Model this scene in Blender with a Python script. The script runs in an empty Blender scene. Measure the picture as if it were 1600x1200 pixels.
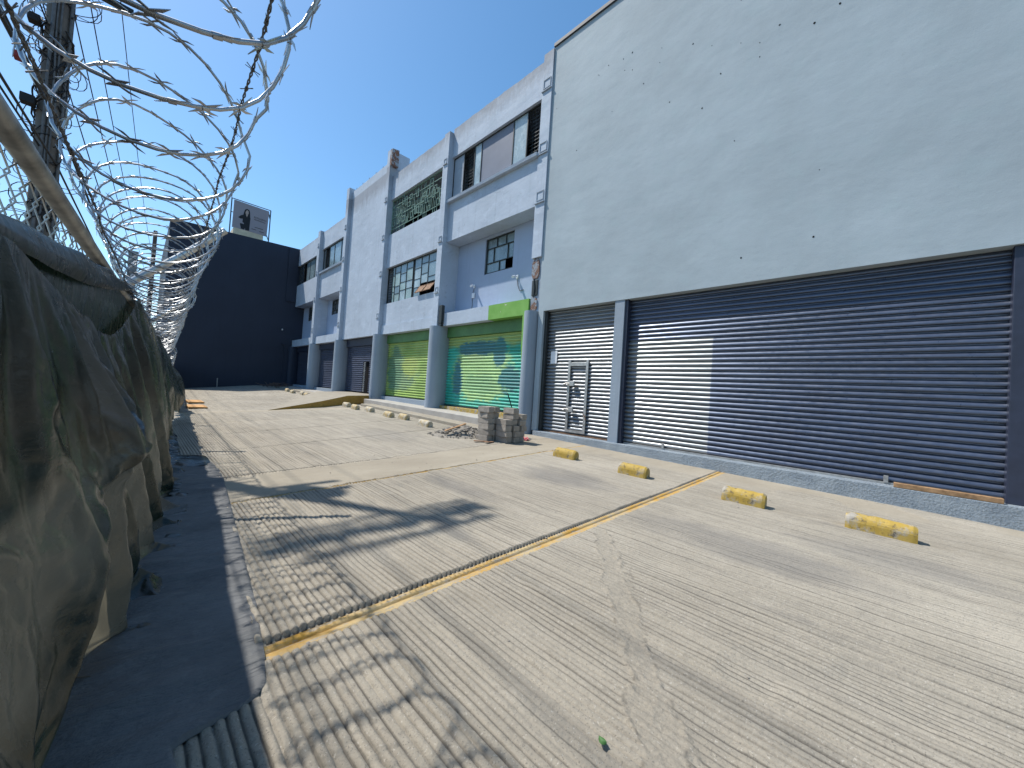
import bpy, bmesh, math, random
import numpy as np
from mathutils import Vector, Matrix, noise
random.seed(7)
scene = bpy.context.scene
COL = scene.collection
R = math.radians
SUN = Vector((-0.325, 0.565, 1.0)).normalized()      # direction towards the sun

# ------------------------------------------------------------------ materials
def _set(b, k, v):
    if k in b.inputs: b.inputs[k].default_value = v
class NT:
    """small helper round a node tree"""
    def __init__(s, name):
        m = bpy.data.materials.new(name); m.use_nodes = True
        s.m = m; s.t = m.node_tree; s.n = s.t.nodes; s.l = s.t.links
        s.b = s.n['Principled BSDF']; s.out = s.n['Material Output']
        tc = s.n.new('ShaderNodeTexCoord'); s.co = tc.outputs['Object']
    def link(s, a, b): s.l.new(a, b)
    def map(s, scale=(1, 1, 1), loc=(0, 0, 0), rot=(0, 0, 0), src=None):
        n = s.n.new('ShaderNodeMapping'); n.inputs['Scale'].default_value = scale
        n.inputs['Location'].default_value = loc; n.inputs['Rotation'].default_value = rot
        s.link(src or s.co, n.inputs['Vector']); return n.outputs['Vector']
    def noise(s, scale, detail=4, rough=.55, co=None, dist=0):
        n = s.n.new('ShaderNodeTexNoise'); n.inputs['Scale'].default_value = scale
        n.inputs['Detail'].default_value = detail; n.inputs['Roughness'].default_value = rough
        n.inputs['Distortion'].default_value = dist
        s.link(co or s.co, n.inputs['Vector']); return n.outputs['Fac']
    def voro(s, scale, co=None, feat='F1'):
        n = s.n.new('ShaderNodeTexVoronoi'); n.feature = feat; n.inputs['Scale'].default_value = scale
        s.link(co or s.co, n.inputs['Vector']); return n.outputs['Distance']
    def ramp(s, f, a, b, va=0., vb=1.):
        n = s.n.new('ShaderNodeMapRange'); n.inputs['From Min'].default_value = a; n.inputs['From Max'].default_value = b
        n.inputs['To Min'].default_value = va; n.inputs['To Max'].default_value = vb
        s.link(f, n.inputs['Value']); return n.outputs['Result']
    def math(s, op, a, b=None):
        n = s.n.new('ShaderNodeMath'); n.operation = op
        for i, v in enumerate((a, b)):
            if v is None: continue
            if isinstance(v, (int, float)): n.inputs[i].default_value = v
            else: s.link(v, n.inputs[i])
        return n.outputs[0]
    def mix(s, f, a, b, mode='MIX'):
        n = s.n.new('ShaderNodeMix'); n.data_type = 'RGBA'; n.blend_type = mode
        for k, v in ((0, f), (6, a), (7, b)):
            if isinstance(v, (int, float)): n.inputs[k].default_value = v
            elif isinstance(v, tuple): n.inputs[k].default_value = (*v[:3], 1)
            else: s.link(v, n.inputs[k])
        return n.outputs[2]
    def sep(s, co=None):
        n = s.n.new('ShaderNodeSeparateXYZ'); s.link(co or s.co, n.inputs[0]); return n.outputs
    def rnd(s):
        return s.n.new('ShaderNodeObjectInfo').outputs['Random']
    def bump(s, h, strength=.4, dist=.01, prev=None):
        n = s.n.new('ShaderNodeBump'); n.inputs['Strength'].default_value = strength; n.inputs['Distance'].default_value = dist
        s.link(h, n.inputs['Height'])
        if prev is not None: s.link(prev, n.inputs['Normal'])
        s.link(n.outputs[0], s.b.inputs['Normal']); return n.outputs[0]
    def col(s, c):
        if isinstance(c, tuple): s.b.inputs['Base Color'].default_value = (*c, 1)
        else: s.link(c, s.b.inputs['Base Color'])
    def prop(s, rough=.7, metal=0., spec=.5):
        s.b.inputs['Roughness'].default_value = rough; s.b.inputs['Metallic'].default_value = metal
        _set(s.b, 'Specular IOR Level', spec)

def mat_plain(name, c, rough=.6, metal=0., spec=.4, var=.25, scale=6, bump=.15):
    t = NT(name); n1 = t.noise(scale, 5)
    d = tuple(x * (1 - var) for x in c); u = tuple(min(1, x * (1 + var)) for x in c)
    t.col(t.mix(t.ramp(n1, .3, .7), d, u)); t.prop(rough, metal, spec)
    if bump: t.bump(t.noise(scale * 12, 3), bump, .004)
    return t.m

def mat_plaster(name, c, wave=.5, streak=.12, stain_z=None, rough=.75, warm=(.34, .31, .29)):
    t = NT(name)
    big = t.noise(.45, 5, .6); med = t.noise(2.2, 5, .6)
    st = t.noise(1.0, 5, .6, t.map((6, 6, .35)))
    cc = t.mix(t.ramp(big, .35, .68), tuple(x * .90 for x in c), tuple(x * 1.07 for x in c))
    cc = t.mix(t.math('MULTIPLY', t.ramp(med, .52, .7), .35), cc, (c[0] * .93, c[1] * 1.0, c[2] * .98))
    cc = t.mix(t.math('MULTIPLY', t.ramp(st, .55, .75), streak), cc, tuple(x * .55 for x in c))
    spots = t.ramp(t.noise(9, 4, .7), .66, .72)
    cc = t.mix(t.math('MULTIPLY', spots, .35 if streak < .1 else .6), cc, tuple(x * .72 for x in c))
    if streak > .3:                                            # patched and chipped old render
        pt = t.ramp(t.noise(1.7, 7, .74, t.map((1, 1, 1.5), (4, 1, 7)), .5), .55, .60)
        cc = t.mix(t.math('MULTIPLY', pt, .35), cc, tuple(min(1, x * 1.22) for x in c))
        pt2 = t.ramp(t.noise(2.3, 7, .76, t.map((1, 1, 1.8), (9, 5, 2)), .8), .60, .64)
        cc = t.mix(t.math('MULTIPLY', pt2, .45), cc, tuple(x * .62 for x in c))
    if stain_z:
        z = t.sep()[2]
        band = None
        for (za, zb) in stain_z:                      # dirty worn bands below the parapet and round the slab edges
            m = t.ramp(z, za, zb)
            n = t.ramp(t.math('ADD', m, t.math('MULTIPLY', t.noise(1.6, 6, .7, t.map((3, 3, 1))), .9)), 0.92, 1.35)
            n = t.math('MULTIPLY', n, t.ramp(z, zb + .3, zb + .36, 1, 0) if zb > za else t.ramp(z, zb - .08, zb - .03, 0, 1))
            band = n if band is None else t.math('MAXIMUM', band, n)
        cc = t.mix(t.math('MULTIPLY', band, .6), cc, warm)
    t.col(cc); t.prop(rough, 0, .25)
    w = t.noise(1.1, 3, .5, t.map((1, 1, 1.7))); f = t.noise(34, 4, .6)
    n = t.bump(w, wave, .034); n2 = t.bump(t.noise(5, 5, .6), .22, .012, n); t.bump(f, .25, .006, n2)
    return t.m

def mat_pavement():
    t = NT('ribbed_concrete')
    big = t.noise(.35, 5, .62); streak = t.noise(1.3, 6, .65, t.map((7, .45, 1)))
    fine = t.noise(55, 4, .7); mid = t.noise(4.5, 6, .65)
    c = t.mix(t.ramp(big, .3, .7), (.292, .260, .208), (.418, .376, .306))
    c = t.mix(t.math('MULTIPLY', t.ramp(streak, .45, .72), .55), c, (.20, .183, .155))
    c = t.mix(t.math('MULTIPLY', t.ramp(mid, .52, .75), .5), c, (.42, .38, .315))
    c = t.mix(t.math('MULTIPLY', t.ramp(t.noise(.9, 6, .7, t.map((1.6, .8, 1), (3, 7, 0))), .60, .74), .55), c, (.165, .155, .14))
    c = t.mix(t.math('MULTIPLY', t.ramp(fine, .5, .8), .4), c, (.22, .20, .17))
    c = t.mix(t.math('MULTIPLY', t.ramp(t.noise(130, 2, .5), .62, .70), .7), c, (.13, .12, .105))
    c = t.mix(t.math('MULTIPLY', t.ramp(t.noise(85, 2, .5, t.map((1, 1, 1), (9, 4, 0))), .64, .72), .5), c, (.58, .54, .47))
    c = t.mix(t.math('MULTIPLY', t.ramp(t.noise(30, 6, .75), .54, .66), .45), c, (.19, .172, .145))
    o = t.sep(); wn = t.math('MULTIPLY', t.math('SUBTRACT', t.noise(2.2, 6, .7, t.map((1, .5, 1))), .5), 2.6)       # oil and tyre stains in the parking bays
    for (sx, sy, rx, ry, k) in ((5.1, 3.7, .55, .9, .55), (4.3, 1.0, .5, 1.1, .45), (3.2, 4.1, .22, .8, .4), (5.3, -.1, .45, .8, .4), (2.2, 2.9, .12, .5, .45), (4.6, 9.0, .8, 1.2, .3)):
        a_ = t.math('DIVIDE', t.math('SUBTRACT', o[0], sx), rx); b_ = t.math('DIVIDE', t.math('SUBTRACT', o[1], sy), ry)
        d_ = t.math('ADD', t.math('ADD', t.math('MULTIPLY', a_, a_), t.math('MULTIPLY', b_, b_)), wn)
        c = t.mix(t.math('MULTIPLY', t.ramp(d_, .2, 1.3, 1, 0), k), c, (.15, .145, .14))
    # smooth cast concrete where the sheet carries no ribs, and mortar, keyed by mesh attribute
    a = t.n.new('ShaderNodeAttribute'); a.attribute_name = 'finish'
    sp = t.n.new('ShaderNodeSeparateColor'); t.link(a.outputs['Color'], sp.inputs[0])
    smooth = t.mix(t.ramp(t.noise(.8, 6, .65, t.map((.6, 1.6, 1))), .3, .7), (.29, .252, .195), (.395, .35, .275))
    c = t.mix(t.math('MULTIPLY', a.outputs['Alpha'], .9), c, (.075, .068, .058))      # grime packed in the grooves, plus painted shade in the rib-end pits
    c = t.mix(sp.outputs[0], c, smooth)
    mort = t.mix(t.ramp(t.noise(28, 5, .7), .35, .7), (.22, .195, .155), (.37, .33, .265))
    c = t.mix(t.math('MULTIPLY', sp.outputs[1], .6), c, mort)
    # worn yellow paint
    wear = t.ramp(t.noise(7, 6, .7, t.map((1, 3, 1))), .40, .50)
    ye = t.mix(t.ramp(t.noise(2.3, 5, .65), .38, .58), (.47, .27, .05), (.47, .36, .19))
    c = t.mix(t.math('MULTIPLY', sp.outputs[2], t.math('ADD', t.math('MULTIPLY', wear, .85), .12)), c, ye)
    t.col(c); t.prop(.9, 0, .2)
    n = t.bump(t.noise(70, 5, .75), .8, .007); t.bump(t.noise(17, 6, .7), .6, .016, n)
    return t.m

def mat_slat(name, c, rough=.4, metal=.0, spec=.5, paint=None, dirt=.25):
    t = NT(name)
    n1 = t.noise(1.4, 5, .6, t.map((1, .6, 3))); n2 = t.noise(9, 4, .6)
    if paint: base = paint(t)
    else: base = c
    if isinstance(base, tuple): dk = tuple(x * .72 for x in base); cc = t.mix(t.ramp(n1, .3, .7), dk, base)
    else: cc = t.mix(t.math('MULTIPLY', t.ramp(n1, .35, .7), .25), base, (.03, .03, .03))
    cc = t.mix(t.math('MULTIPLY', t.ramp(n2, .6, .75), dirt), cc, (.16, .14, .12))
    t.col(cc); t.prop(rough, metal, spec)
    t.link(t.ramp(n2, .3, .7, rough * .8, min(1, rough * 1.35)), t.b.inputs['Roughness'])
    t.bump(t.noise(3.0, 4, .6, t.map((1, .35, 6))), .25, .012)
    return t.m

def ell(t, cy, cz, ry, rz, dist=.35, seed=0., soft=.22):
    """soft ellipse mask in the (y, z) plane with a wandering outline"""
    o = t.sep()
    dn = t.math('MULTIPLY', t.math('SUBTRACT', t.noise(2.3, 4, .6, t.map((1, .8, 1.6), (seed, seed * 2, 3)), 1.2), .5), dist * 4.5)
    a = t.math('DIVIDE', t.math('SUBTRACT', o[1], cy - 21), ry); b = t.math('DIVIDE', t.math('SUBTRACT', o[2], cz), rz)
    d = t.math('ADD', t.math('ADD', t.math('MULTIPLY', a, a), t.math('MULTIPLY', b, b)), dn)
    return t.ramp(d, 1 - soft, 1 + soft, 1, 0)

M = {}
M['wall'] = mat_plaster('grey_plaster', (.360, .420, .452), wave=.4, streak=.05)
M['facade'] = mat_plaster('blue_grey_plaster', (.425, .485, .565), wave=.6, streak=.38, stain_z=[(10.9, 12.4)], warm=(.20, .20, .215))
M['facade_dark'] = mat_plaster('weathered_plaster', (.33, .38, .44), wave=.5, streak=.35)
M['recess'] = mat_plaster('recess_plaster', (.36, .43, .56), wave=.5, streak=.2)
M['column'] = mat_plaster('column_plaster', (.28, .33, .385), wave=.35, streak=.25)
M['navy'] = mat_plaster('navy_plaster', (.027, .035, .056), wave=.35, streak=.3, rough=.6)
M['navy_metal'] = mat_plain('navy_paint', (.022, .028, .052), .45, 0, .5, .2)
M['coping'] = mat_plain('dark_coping', (.05, .055, .065), .6)
M['kerb'] = mat_plaster('rough_blue_render', (.24, .315, .40), wave=.2, streak=.3)
def _kb():
    t = NT('rough_blue_kerb'); n = t.noise(38, 5, .75)
    t.col(t.mix(t.ramp(t.noise(3, 5, .7), .35, .7), (.24, .285, .33), (.35, .40, .44))); t.prop(.85, 0, .2)
    t.col(t.mix(t.math('MULTIPLY', t.ramp(n, .55, .75), .5), t.mix(t.ramp(t.noise(3, 5, .7), .35, .7), (.24, .285, .33), (.35, .40, .44)), (.40, .40, .40)))
    a = t.bump(n, 1.0, .03); t.bump(t.voro(30), .6, .02, a); return t.m
M['kerb'] = _kb()
M['pave'] = mat_pavement()
def _conc(name, a, b, sc=3, dirty=(.16, .15, .13)):
    t = NT(name); c = t.mix(t.ramp(t.noise(sc, 6, .65), .3, .7), a, b)
    c = t.mix(t.math('MULTIPLY', t.ramp(t.noise(sc * 4, 5, .7), .55, .75), .5), c, dirty)
    r = t.rnd(); c = t.mix(t.math('MULTIPLY', r, .25), c, tuple(x * .55 for x in a))
    t.col(c); t.prop(.9, 0, .2); n = t.bump(t.noise(60, 4, .7), .5, .006); t.bump(t.noise(12, 4, .7), .5, .015, n); return t.m
M['concrete'] = _conc('grey_concrete', (.30, .265, .21), (.40, .36, .29))
M['step'] = _conc('step_concrete', (.38, .36, .33), (.52, .49, .44), 2)
M['block'] = _conc('cement_block', (.27, .24, .205), (.40, .36, .31), 6)
M['rubble'] = _conc('rubble_stone', (.20, .185, .165), (.34, .31, .27), 9)
M['soil'] = _conc('cement_dust', (.25, .225, .19), (.36, .33, .28), 14)
M['street'] = _conc('street_asphalt', (.05, .05, .05), (.07, .068, .065), 2, (.04, .04, .04))
def _yel(name, c1, c2, wear_lo, wear_hi, under=(.36, .33, .28)):
    t = NT(name); o = t.sep()
    n = t.math('ADD', t.noise(6.5, 6, .72), t.math('MULTIPLY', t.math('SUBTRACT', t.rnd(), .5), .10))
    w = t.ramp(n, wear_lo, wear_hi)
    c = t.mix(t.ramp(t.noise(3, 4), .3, .7), c1, c2); c = t.mix(w, c, under)
    c = t.mix(t.math('MULTIPLY', t.ramp(t.noise(15, 6, .72), .54, .64), .8), c, (.075, .062, .045))
    t.col(c); t.prop(.7, 0, .3); a = t.bump(t.noise(45, 4, .7), .5, .006); t.bump(w, .3, .004, a); return t.m
M['yellow'] = _yel('worn_yellow_paint', (.40, .26, .04), (.48, .35, .11), .52, .64)
M['yellow_old'] = _yel('faded_yellow_paint', (.50, .36, .16), (.46, .38, .22), .40, .56, (.50, .46, .38))
M['yellow_dirty'] = _yel('dirty_yellow_paint', (.36, .21, .045), (.42, .27, .08), .60, .72, (.20, .15, .09))
M['silver'] = mat_slat('galvanised_slats', (.25, .265, .28), .38, .6, .5, dirt=.25)
M['navy_slat'] = mat_slat('navy_slats', (.12, .14, .21), .35, .55, .6, dirt=.05)
def big_paint(t):
    o = t.sep(); e = t.math('MULTIPLY', t.math('SUBTRACT', t.noise(12, 2), .5), .03)
    y = t.math('ADD', o[1], e)
    m = t.math('MULTIPLY', t.ramp(y, 2.765 - 3, 2.775 - 3), t.ramp(o[2], 2.88, 2.90, 1, 0))
    t.silver_mask = m
    return t.mix(m, (.105, .127, .18), (.255, .27, .28))
def _big():
    m = mat_slat('half_painted_slats', None, .33, .6, .6, big_paint, .05)
    return m
M['big_slat'] = _big()
def mural_a(t):                     # abstract spray painted mural: pale green blob, teal ground, yellow top
    base = t.mix(t.ramp(t.noise(1.2, 3), .4, .6), (.03, .40, .30), (.08, .56, .43))
    o = t.sep()
    base = t.mix(t.math('MULTIPLY', t.ramp(t.math('ADD', o[2], t.math('MULTIPLY', t.noise(2, 3), .5)), 3.2, 3.4), .9), base, (.40, .50, .15))
    base = t.mix(ell(t, 10.9, 2.0, 1.75, 1.18, .4, 1), base, (.40, .62, .26))
    base = t.mix(ell(t, 11.2, 2.95, 1.25, .30, .5, 2), base, (.06, .22, .24))
    base = t.mix(ell(t, 9.9, 2.75, .35, .55, .5, 6), base, (.06, .24, .24))
    base = t.mix(ell(t, 9.3, 1.75, .55, .45, .8, 3), base, (.05, .24, .23))
    base = t.mix(ell(t, 12.3, 1.7, .3, .75, .8, 4), base, (.08, .26, .27))
    base = t.mix(ell(t, 11.3, 2.62, .5, .12, .5, 5), base, (.42, .60, .28))
    base = t.mix(ell(t, 10.6, .75, 1.9, .22, .9, 7), base, (.10, .50, .36))
    base = t.mix(ell(t, 10.9, 1.55, .9, .35, .9, 8), base, (.30, .52, .24))
    return base
def mural_b(t):
    base = t.mix(t.ramp(t.noise(.9, 3), .4, .6), (.30, .45, .11), (.42, .56, .17))
    o = t.sep()
    base = t.mix(ell(t, 16.9, 1.9, 1.4, .8, .9, 3), base, (.27, .40, .20))
    base = t.mix(ell(t, 17.6, 2.0, .7, 1.3, .8, 4), base, (.16, .30, .17))
    base = t.mix(ell(t, 16.2, 2.3, .7, .5, .9, 5), base, (.42, .52, .15))
    base = t.mix(t.math('MULTIPLY', t.ramp(o[2], 1.0, 1.2, 1, 0), .7), base, (.36, .52, .10))
    return base
M['mural'] = mat_slat('mural_slats', None, .45, 0, .45, mural_a, .06)
M['mural_green'] = mat_slat('green_mural_slats', None, .45, 0, .45, mural_b, .06)
def _gp():
    t = NT('peeling_green_paint'); w = t.ramp(t.noise(3.1, 6, .7, t.map((1, 1.2, 2.4))), .66, .69)
    c = t.mix(t.ramp(t.noise(2.5, 4), .3, .7), (.155, .35, .065), (.21, .42, .10))
    t.col(t.mix(w, c, (.62, .55, .48))); t.prop(.7, 0, .3); a = t.bump(w, .5, .01); t.bump(t.noise(30, 4), .2, .004, a); return t.m
M['green'] = _gp()
M['green_box'] = mat_plain('green_sheet_metal', (.065, .17, .05), .5, 0, .4, .2, 2)
def _brick():
    t = NT('exposed_brick'); n = t.n.new('ShaderNodeTexBrick')
    n.inputs['Color1'].default_value = (.22, .10, .06, 1); n.inputs['Color2'].default_value = (.16, .085, .06, 1); n.inputs['Mortar'].default_value = (.30, .27, .24, 1)
    n.inputs['Scale'].default_value = 6; t.link(t.map((1, 1, 1), (0, 0, 0), (0, R(90), 0)), n.inputs['Vector'])
    c = t.mix(t.ramp(t.noise(5, 5, .7), .48, .56), n.outputs[0], (.30, .34, .38)); t.col(c); t.prop(.9, 0, .2)
    t.bump(t.noise(22, 5, .75), .9, .03); return t.m
M['brick'] = _brick()
def _glass(name, c, rough=.08):
    t = NT(name); n = t.ramp(t.noise(1.3, 4, .6), .35, .7)
    t.col(t.mix(n, tuple(x * .6 for x in c), c)); t.prop(rough, 0, .9)
    t.link(t.ramp(t.noise(5, 4), .3, .7, rough, rough + .2), t.b.inputs['Roughness']); return t.m
M['glass'] = _glass('dusty_glass', (.22, .30, .33), .12)
M['glass_pale'] = _glass('pale_glass', (.42, .52, .54), .15)
M['glass_green'] = _glass('greenish_glass', (.38, .50, .47), .2)
M['glass_dark'] = _glass('dark_glass', (.07, .085, .09), .1)
M['panel'] = mat_plain('grey_panel', (.16, .175, .22), .5, 0, .4, .12, 1.2)
M['frame_dark'] = mat_plain('dark_window_metal', (.035, .04, .04), .5, .2)
M['frame_light'] = mat_plain('aluminium_frame', (.42, .45, .48), .4, .3)
M['grille'] = mat_plain('pale_green_grille', (.20, .31, .26), .6, 0, .3)
M['dark'] = mat_plain('dark_interior', (.015, .015, .017), .9, 0, .1)
M['rusty'] = mat_plain('rusty_steel', (.22, .13, .08), .75, .2, .3, .5, 14)
M['steel'] = mat_plain('dull_steel', (.42, .41, .39), .45, .6, .5, .25, 9)
M['galv'] = mat_plain('galvanised_pipe', (.50, .51, .50), .38, .7, .5, .3, 7)
M['pipe_dirty'] = mat_plain('dirty_pipe', (.26, .255, .235), .5, .45, .5, .45, 9)
def _wire(name, c, rough, metal):
    t = NT(name); t.col(t.mix(t.ramp(t.noise(14, 3), .3, .7), tuple(x * .6 for x in c), c)); t.prop(rough, metal, .5); return t.m
M['razor'] = _wire('razor_steel', (.52, .535, .55), .36, .8)
M['wire'] = _wire('barbed_steel', (.17, .165, .16), .6, .6)
M['cable'] = _wire('black_cable', (.02, .02, .022), .7, 0)
M['grey_cable'] = _wire('grey_cable', (.16, .16, .165), .6, 0)
M['pole'] = _conc('pole_concrete', (.15, .13, .115), (.22, .20, .18), 5, (.09, .08, .07))
M['pole_far'] = mat_plain('brown_pole', (.12, .08, .065), .8)
M['tower'] = _conc('tower_concrete', (.26, .26, .26), (.34, .33, .32), 1)
M['wood'] = mat_plain('weathered_wood', (.30, .185, .10), .8, 0, .2, .45, 9, .4)
M['ply'] = mat_plain('orange_plywood', (.55, .31, .13), .75, 0, .25, .25, 4, .3)
M['paper'] = mat_plain('paper', (.72, .73, .75), .8, 0, .2, .06, 8)
M['ink'] = mat_plain('printed_ink', (.03, .032, .036), .8, 0, .2, .1)
M['skin_print'] = mat_plain('printed_skin', (.42, .33, .29), .8, 0, .2, .1)
M['poster'] = mat_plain('billboard_print', (.33, .30, .325), .7, 0, .2, .08, .4)
M['cream'] = mat_plain('cream_panel', (.62, .53, .38), .7, 0, .2, .15, 2)
M['white'] = mat_plain('white_plastic', (.75, .76, .78), .4, 0, .4, .05)
M['red'] = mat_plain('red_plastic', (.28, .03, .03), .5)
M['rag'] = mat_plain('pink_rag', (.62, .18, .20), .9, 0, .1, .3, 20, .5)
M['orange'] = mat_plain('orange_tape', (.62, .27, .08), .6)
M['leaf'] = mat_plain('green_leaf', (.06, .16, .04), .6)
def _tarp():
    t = NT('dark_tarp')
    w = t.noise(1.6, 5, .6, t.map((1, 1.2, .7)), .8)
    at = t.n.new('ShaderNodeAttribute'); at.attribute_name = 'layer'
    lay = t.ramp(t.math('ADD', at.outputs['Fac'], t.math('MULTIPLY', t.math('SUBTRACT', t.noise(7, 5, .65, t.map((1, 1, 1.8))), .5), .3)), .30, .70)
    scuff = t.ramp(t.noise(5, 6, .7, t.map((1, 1.4, .6), (2, 8, 1)), .8), .55, .70)
    c = t.mix(t.ramp(w, .35, .65), (.009, .021, .015), (.020, .027, .021))
    c = t.mix(lay, c, (.048, .047, .037)); c = t.mix(t.math('MULTIPLY', scuff, .40), c, (.10, .096, .084))
    c = t.mix(t.math('MULTIPLY', t.ramp(t.noise(60, 4, .7), .55, .75), .3), c, (.16, .15, .135))
    t.col(c); t.prop(.3, 0, .75)
    t.link(t.ramp(t.noise(6, 5, .6), .3, .7, .18, .38), t.b.inputs['Roughness'])
    def warp(sc, k, rot):                                   # creased facets: distance to the edges of warped cells
        nz_ = t.n.new('ShaderNodeTexNoise'); nz_.inputs['Scale'].default_value = 2.5; t.link(t.co, nz_.inputs['Vector'])
        va = t.n.new('ShaderNodeVectorMath'); va.operation = 'MULTIPLY_ADD'; va.inputs[1].default_value = (k, k, k)
        t.link(nz_.outputs['Color'], va.inputs[0]); t.link(t.map(sc, (0, 0, 0), rot), va.inputs[2]); return va.outputs[0]
    e1 = t.ramp(t.voro(4.2, warp((1, 1.3, .55), .5, (R(24), 0, 0)), 'DISTANCE_TO_EDGE'), 0, .16)
    e2 = t.ramp(t.voro(11, warp((1, 1.2, .8), .35, (R(-30), 0, 0)), 'DISTANCE_TO_EDGE'), 0, .2)
    n = t.bump(t.noise(3.4, 2, .5, t.map((1, 1.6, .5), (2, 2, 2), (R(18), 0, 0)), .8), .4, .04); n = t.bump(e1, .16, .012, n); n = t.bump(e2, .10, .004, n)
    n = t.bump(t.noise(30, 3, .55, t.map((1, 1.0, 2.2)), 1.0), .3, .004, n); t.bump(t.noise(120, 2, .5), .15, .0015, n)
    tr = t.n.new('ShaderNodeBsdfTranslucent'); ms = t.n.new('ShaderNodeMixShader')
    t.link(t.mix(lay, (.008, .018, .011), (.20, .18, .13)), tr.inputs['Color'])
    ms.inputs[0].default_value = .36
    t.link(t.b.outputs[0], ms.inputs[1]); t.link(tr.outputs[0], ms.inputs[2]); t.link(ms.outputs[0], t.out.inputs['Surface'])
    return t.m
M['tarp'] = _tarp()
def _geo():
    t = NT('dark_geotextile')
    c = t.mix(t.ramp(t.noise(1.4, 6, .65), .3, .7), (.095, .098, .10), (.165, .168, .17))
    c = t.mix(t.math('MULTIPLY', t.ramp(t.noise(13, 5, .7), .5, .75), .45), c, (.21, .21, .205))
    t.col(c); t.prop(.75, 0, .3)
    n = t.bump(t.noise(2.2, 5, .6, t.map((.7, 3.2, 1)), .6), .8, .06); n = t.bump(t.noise(11, 5, .65, t.map((1, 2, 1))), .6, .02, n); t.bump(t.noise(70, 3), .4, .005, n); return t.m
M['geo'] = _geo()

# ------------------------------------------------------------------ mesh builder
class MB:
    def __init__(s): s.v = []; s.f = []; s.sm = []
    def add(s, vs, fs, smooth=False):
        o = len(s.v); s.v += [tuple(p) for p in vs]
        for f in fs: s.f.append(tuple(i + o for i in f)); s.sm.append(smooth)
        return s
    def box(s, x0, x1, y0, y1, z0, z1, bev=0.):
        if bev <= 0:
            v = [(x, y, z) for z in (z0, z1) for y in (y0, y1) for x in (x0, x1)]
            return s.add(v, [(0, 2, 3, 1), (4, 5, 7, 6), (0, 1, 5, 4), (2, 6, 7, 3), (0, 4, 6, 2), (1, 3, 7, 5)])
        bm = bmesh.new(); bmesh.ops.create_cube(bm, size=1)
        for q in bm.verts: q.co = Vector(((x0 + x1) / 2 + q.co.x * (x1 - x0), (y0 + y1) / 2 + q.co.y * (y1 - y0), (z0 + z1) / 2 + q.co.z * (z1 - z0)))
        bmesh.ops.bevel(bm, geom=list(bm.edges), offset=bev, segments=2, affect='EDGES', profile=.5)
        return s.bm(bm)
    def bm(s, bm, mat=None):
        bm.verts.index_update()
        s.add([(mat @ q.co if mat else q.co) for q in bm.verts], [[q.index for q in f.verts] for f in bm.faces]); bm.free(); return s
    def prism(s, pts, axis, a, b):
        """extrude a polygon; axis 'x': pts are (y,z); 'y': (x,z); 'z': (x,y)"""
        P = {'x': lambda p, t: (t, p[0], p[1]), 'y': lambda p, t: (p[0], t, p[1]), 'z': lambda p, t: (p[0], p[1], t)}[axis]
        n = len(pts); vs = [P(p, a) for p in pts] + [P(p, b) for p in pts]
        fs = [tuple(range(n))[::-1], tuple(range(n, 2 * n))] + [(i, (i + 1) % n, n + (i + 1) % n, n + i) for i in range(n)]
        return s.add(vs, fs)
    def tube(s, pts, r, n=8, cap=True, smooth=True):
        pts = [Vector(p) for p in pts]; k = len(pts); rs = r if isinstance(r, (list, tuple)) else [r] * k
        vs = []; up = None
        for i, p in enumerate(pts):
            d = (pts[min(i + 1, k - 1)] - pts[max(i - 1, 0)]).normalized()
            if up is None:
                up = d.orthogonal().normalized()
            up = (up - d * up.dot(d))
            up = up.normalized() if up.length > 1e-6 else d.orthogonal().normalized()
            w = d.cross(up)
            for j in range(n):
                a = 2 * math.pi * j / n; vs.append(p + (up * math.cos(a) + w * math.sin(a)) * rs[i])
        fs = [(i * n + j, i * n + (j + 1) % n, (i + 1) * n + (j + 1) % n, (i + 1) * n + j) for i in range(k - 1) for j in range(n)]
        s.add(vs, fs, smooth)
        if cap: s.add(vs[:n], [tuple(range(n))[::-1]]); s.add(vs[-n:], [tuple(range(n))])
        return s
    def grid(s, fn, nu, nv, smooth=True):
        vs = [fn(i / nu, j / nv) for i in range(nu + 1) for j in range(nv + 1)]
        fs = [(i * (nv + 1) + j, (i + 1) * (nv + 1) + j, (i + 1) * (nv + 1) + j + 1, i * (nv + 1) + j + 1) for i in range(nu) for j in range(nv)]
        return s.add(vs, fs, smooth)
    def build(s, name, mat, parent=None, loc=None):
        """parent given: vertices are world coordinates, stored relative to the root"""
        o0 = Vector((0, 0, 0))
        if parent is not None:
            r = parent
            while r.parent: r = r.parent
            o0 = r.location.copy()
        elif loc is not None: o0 = Vector(loc)
        me = bpy.data.meshes.new(name)
        me.from_pydata([(v[0] - o0.x, v[1] - o0.y, v[2] - o0.z) for v in s.v], [], s.f)
        me.polygons.foreach_set('use_smooth', s.sm); me.materials.append(M[mat] if isinstance(mat, str) else mat); me.update()
        o = bpy.data.objects.new(name, me); COL.objects.link(o)
        if parent is not None: o.parent = parent
        else: o.location = o0
        return o

def tag(o, label, cat, group=None):
    o['label'] = label; o['category'] = cat
    if group: o['group'] = group
    return o
def thing(name, label, cat, loc=(0, 0, 0), group=None):
    o = bpy.data.objects.new(name, None); COL.objects.link(o); o.location = loc; o.empty_display_size = .1
    return tag(o, label, cat, group)
def kind(o, k): o['kind'] = k; return o
def lerp(tab, x):
    if x <= tab[0][0]: return tab[0][1]
    for (a, u), (b, v) in zip(tab, tab[1:]):
        if x <= b: return u + (v - u) * (x - a) / (b - a)
    return tab[-1][1]
def gz(x, y): return .02 * (min(y, 36) - 4) * min(1, max(-.5, (x - 1) / 5.5))
def nz(x, y=0., z=0.): return noise.noise(Vector((x, y, z)))

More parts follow.
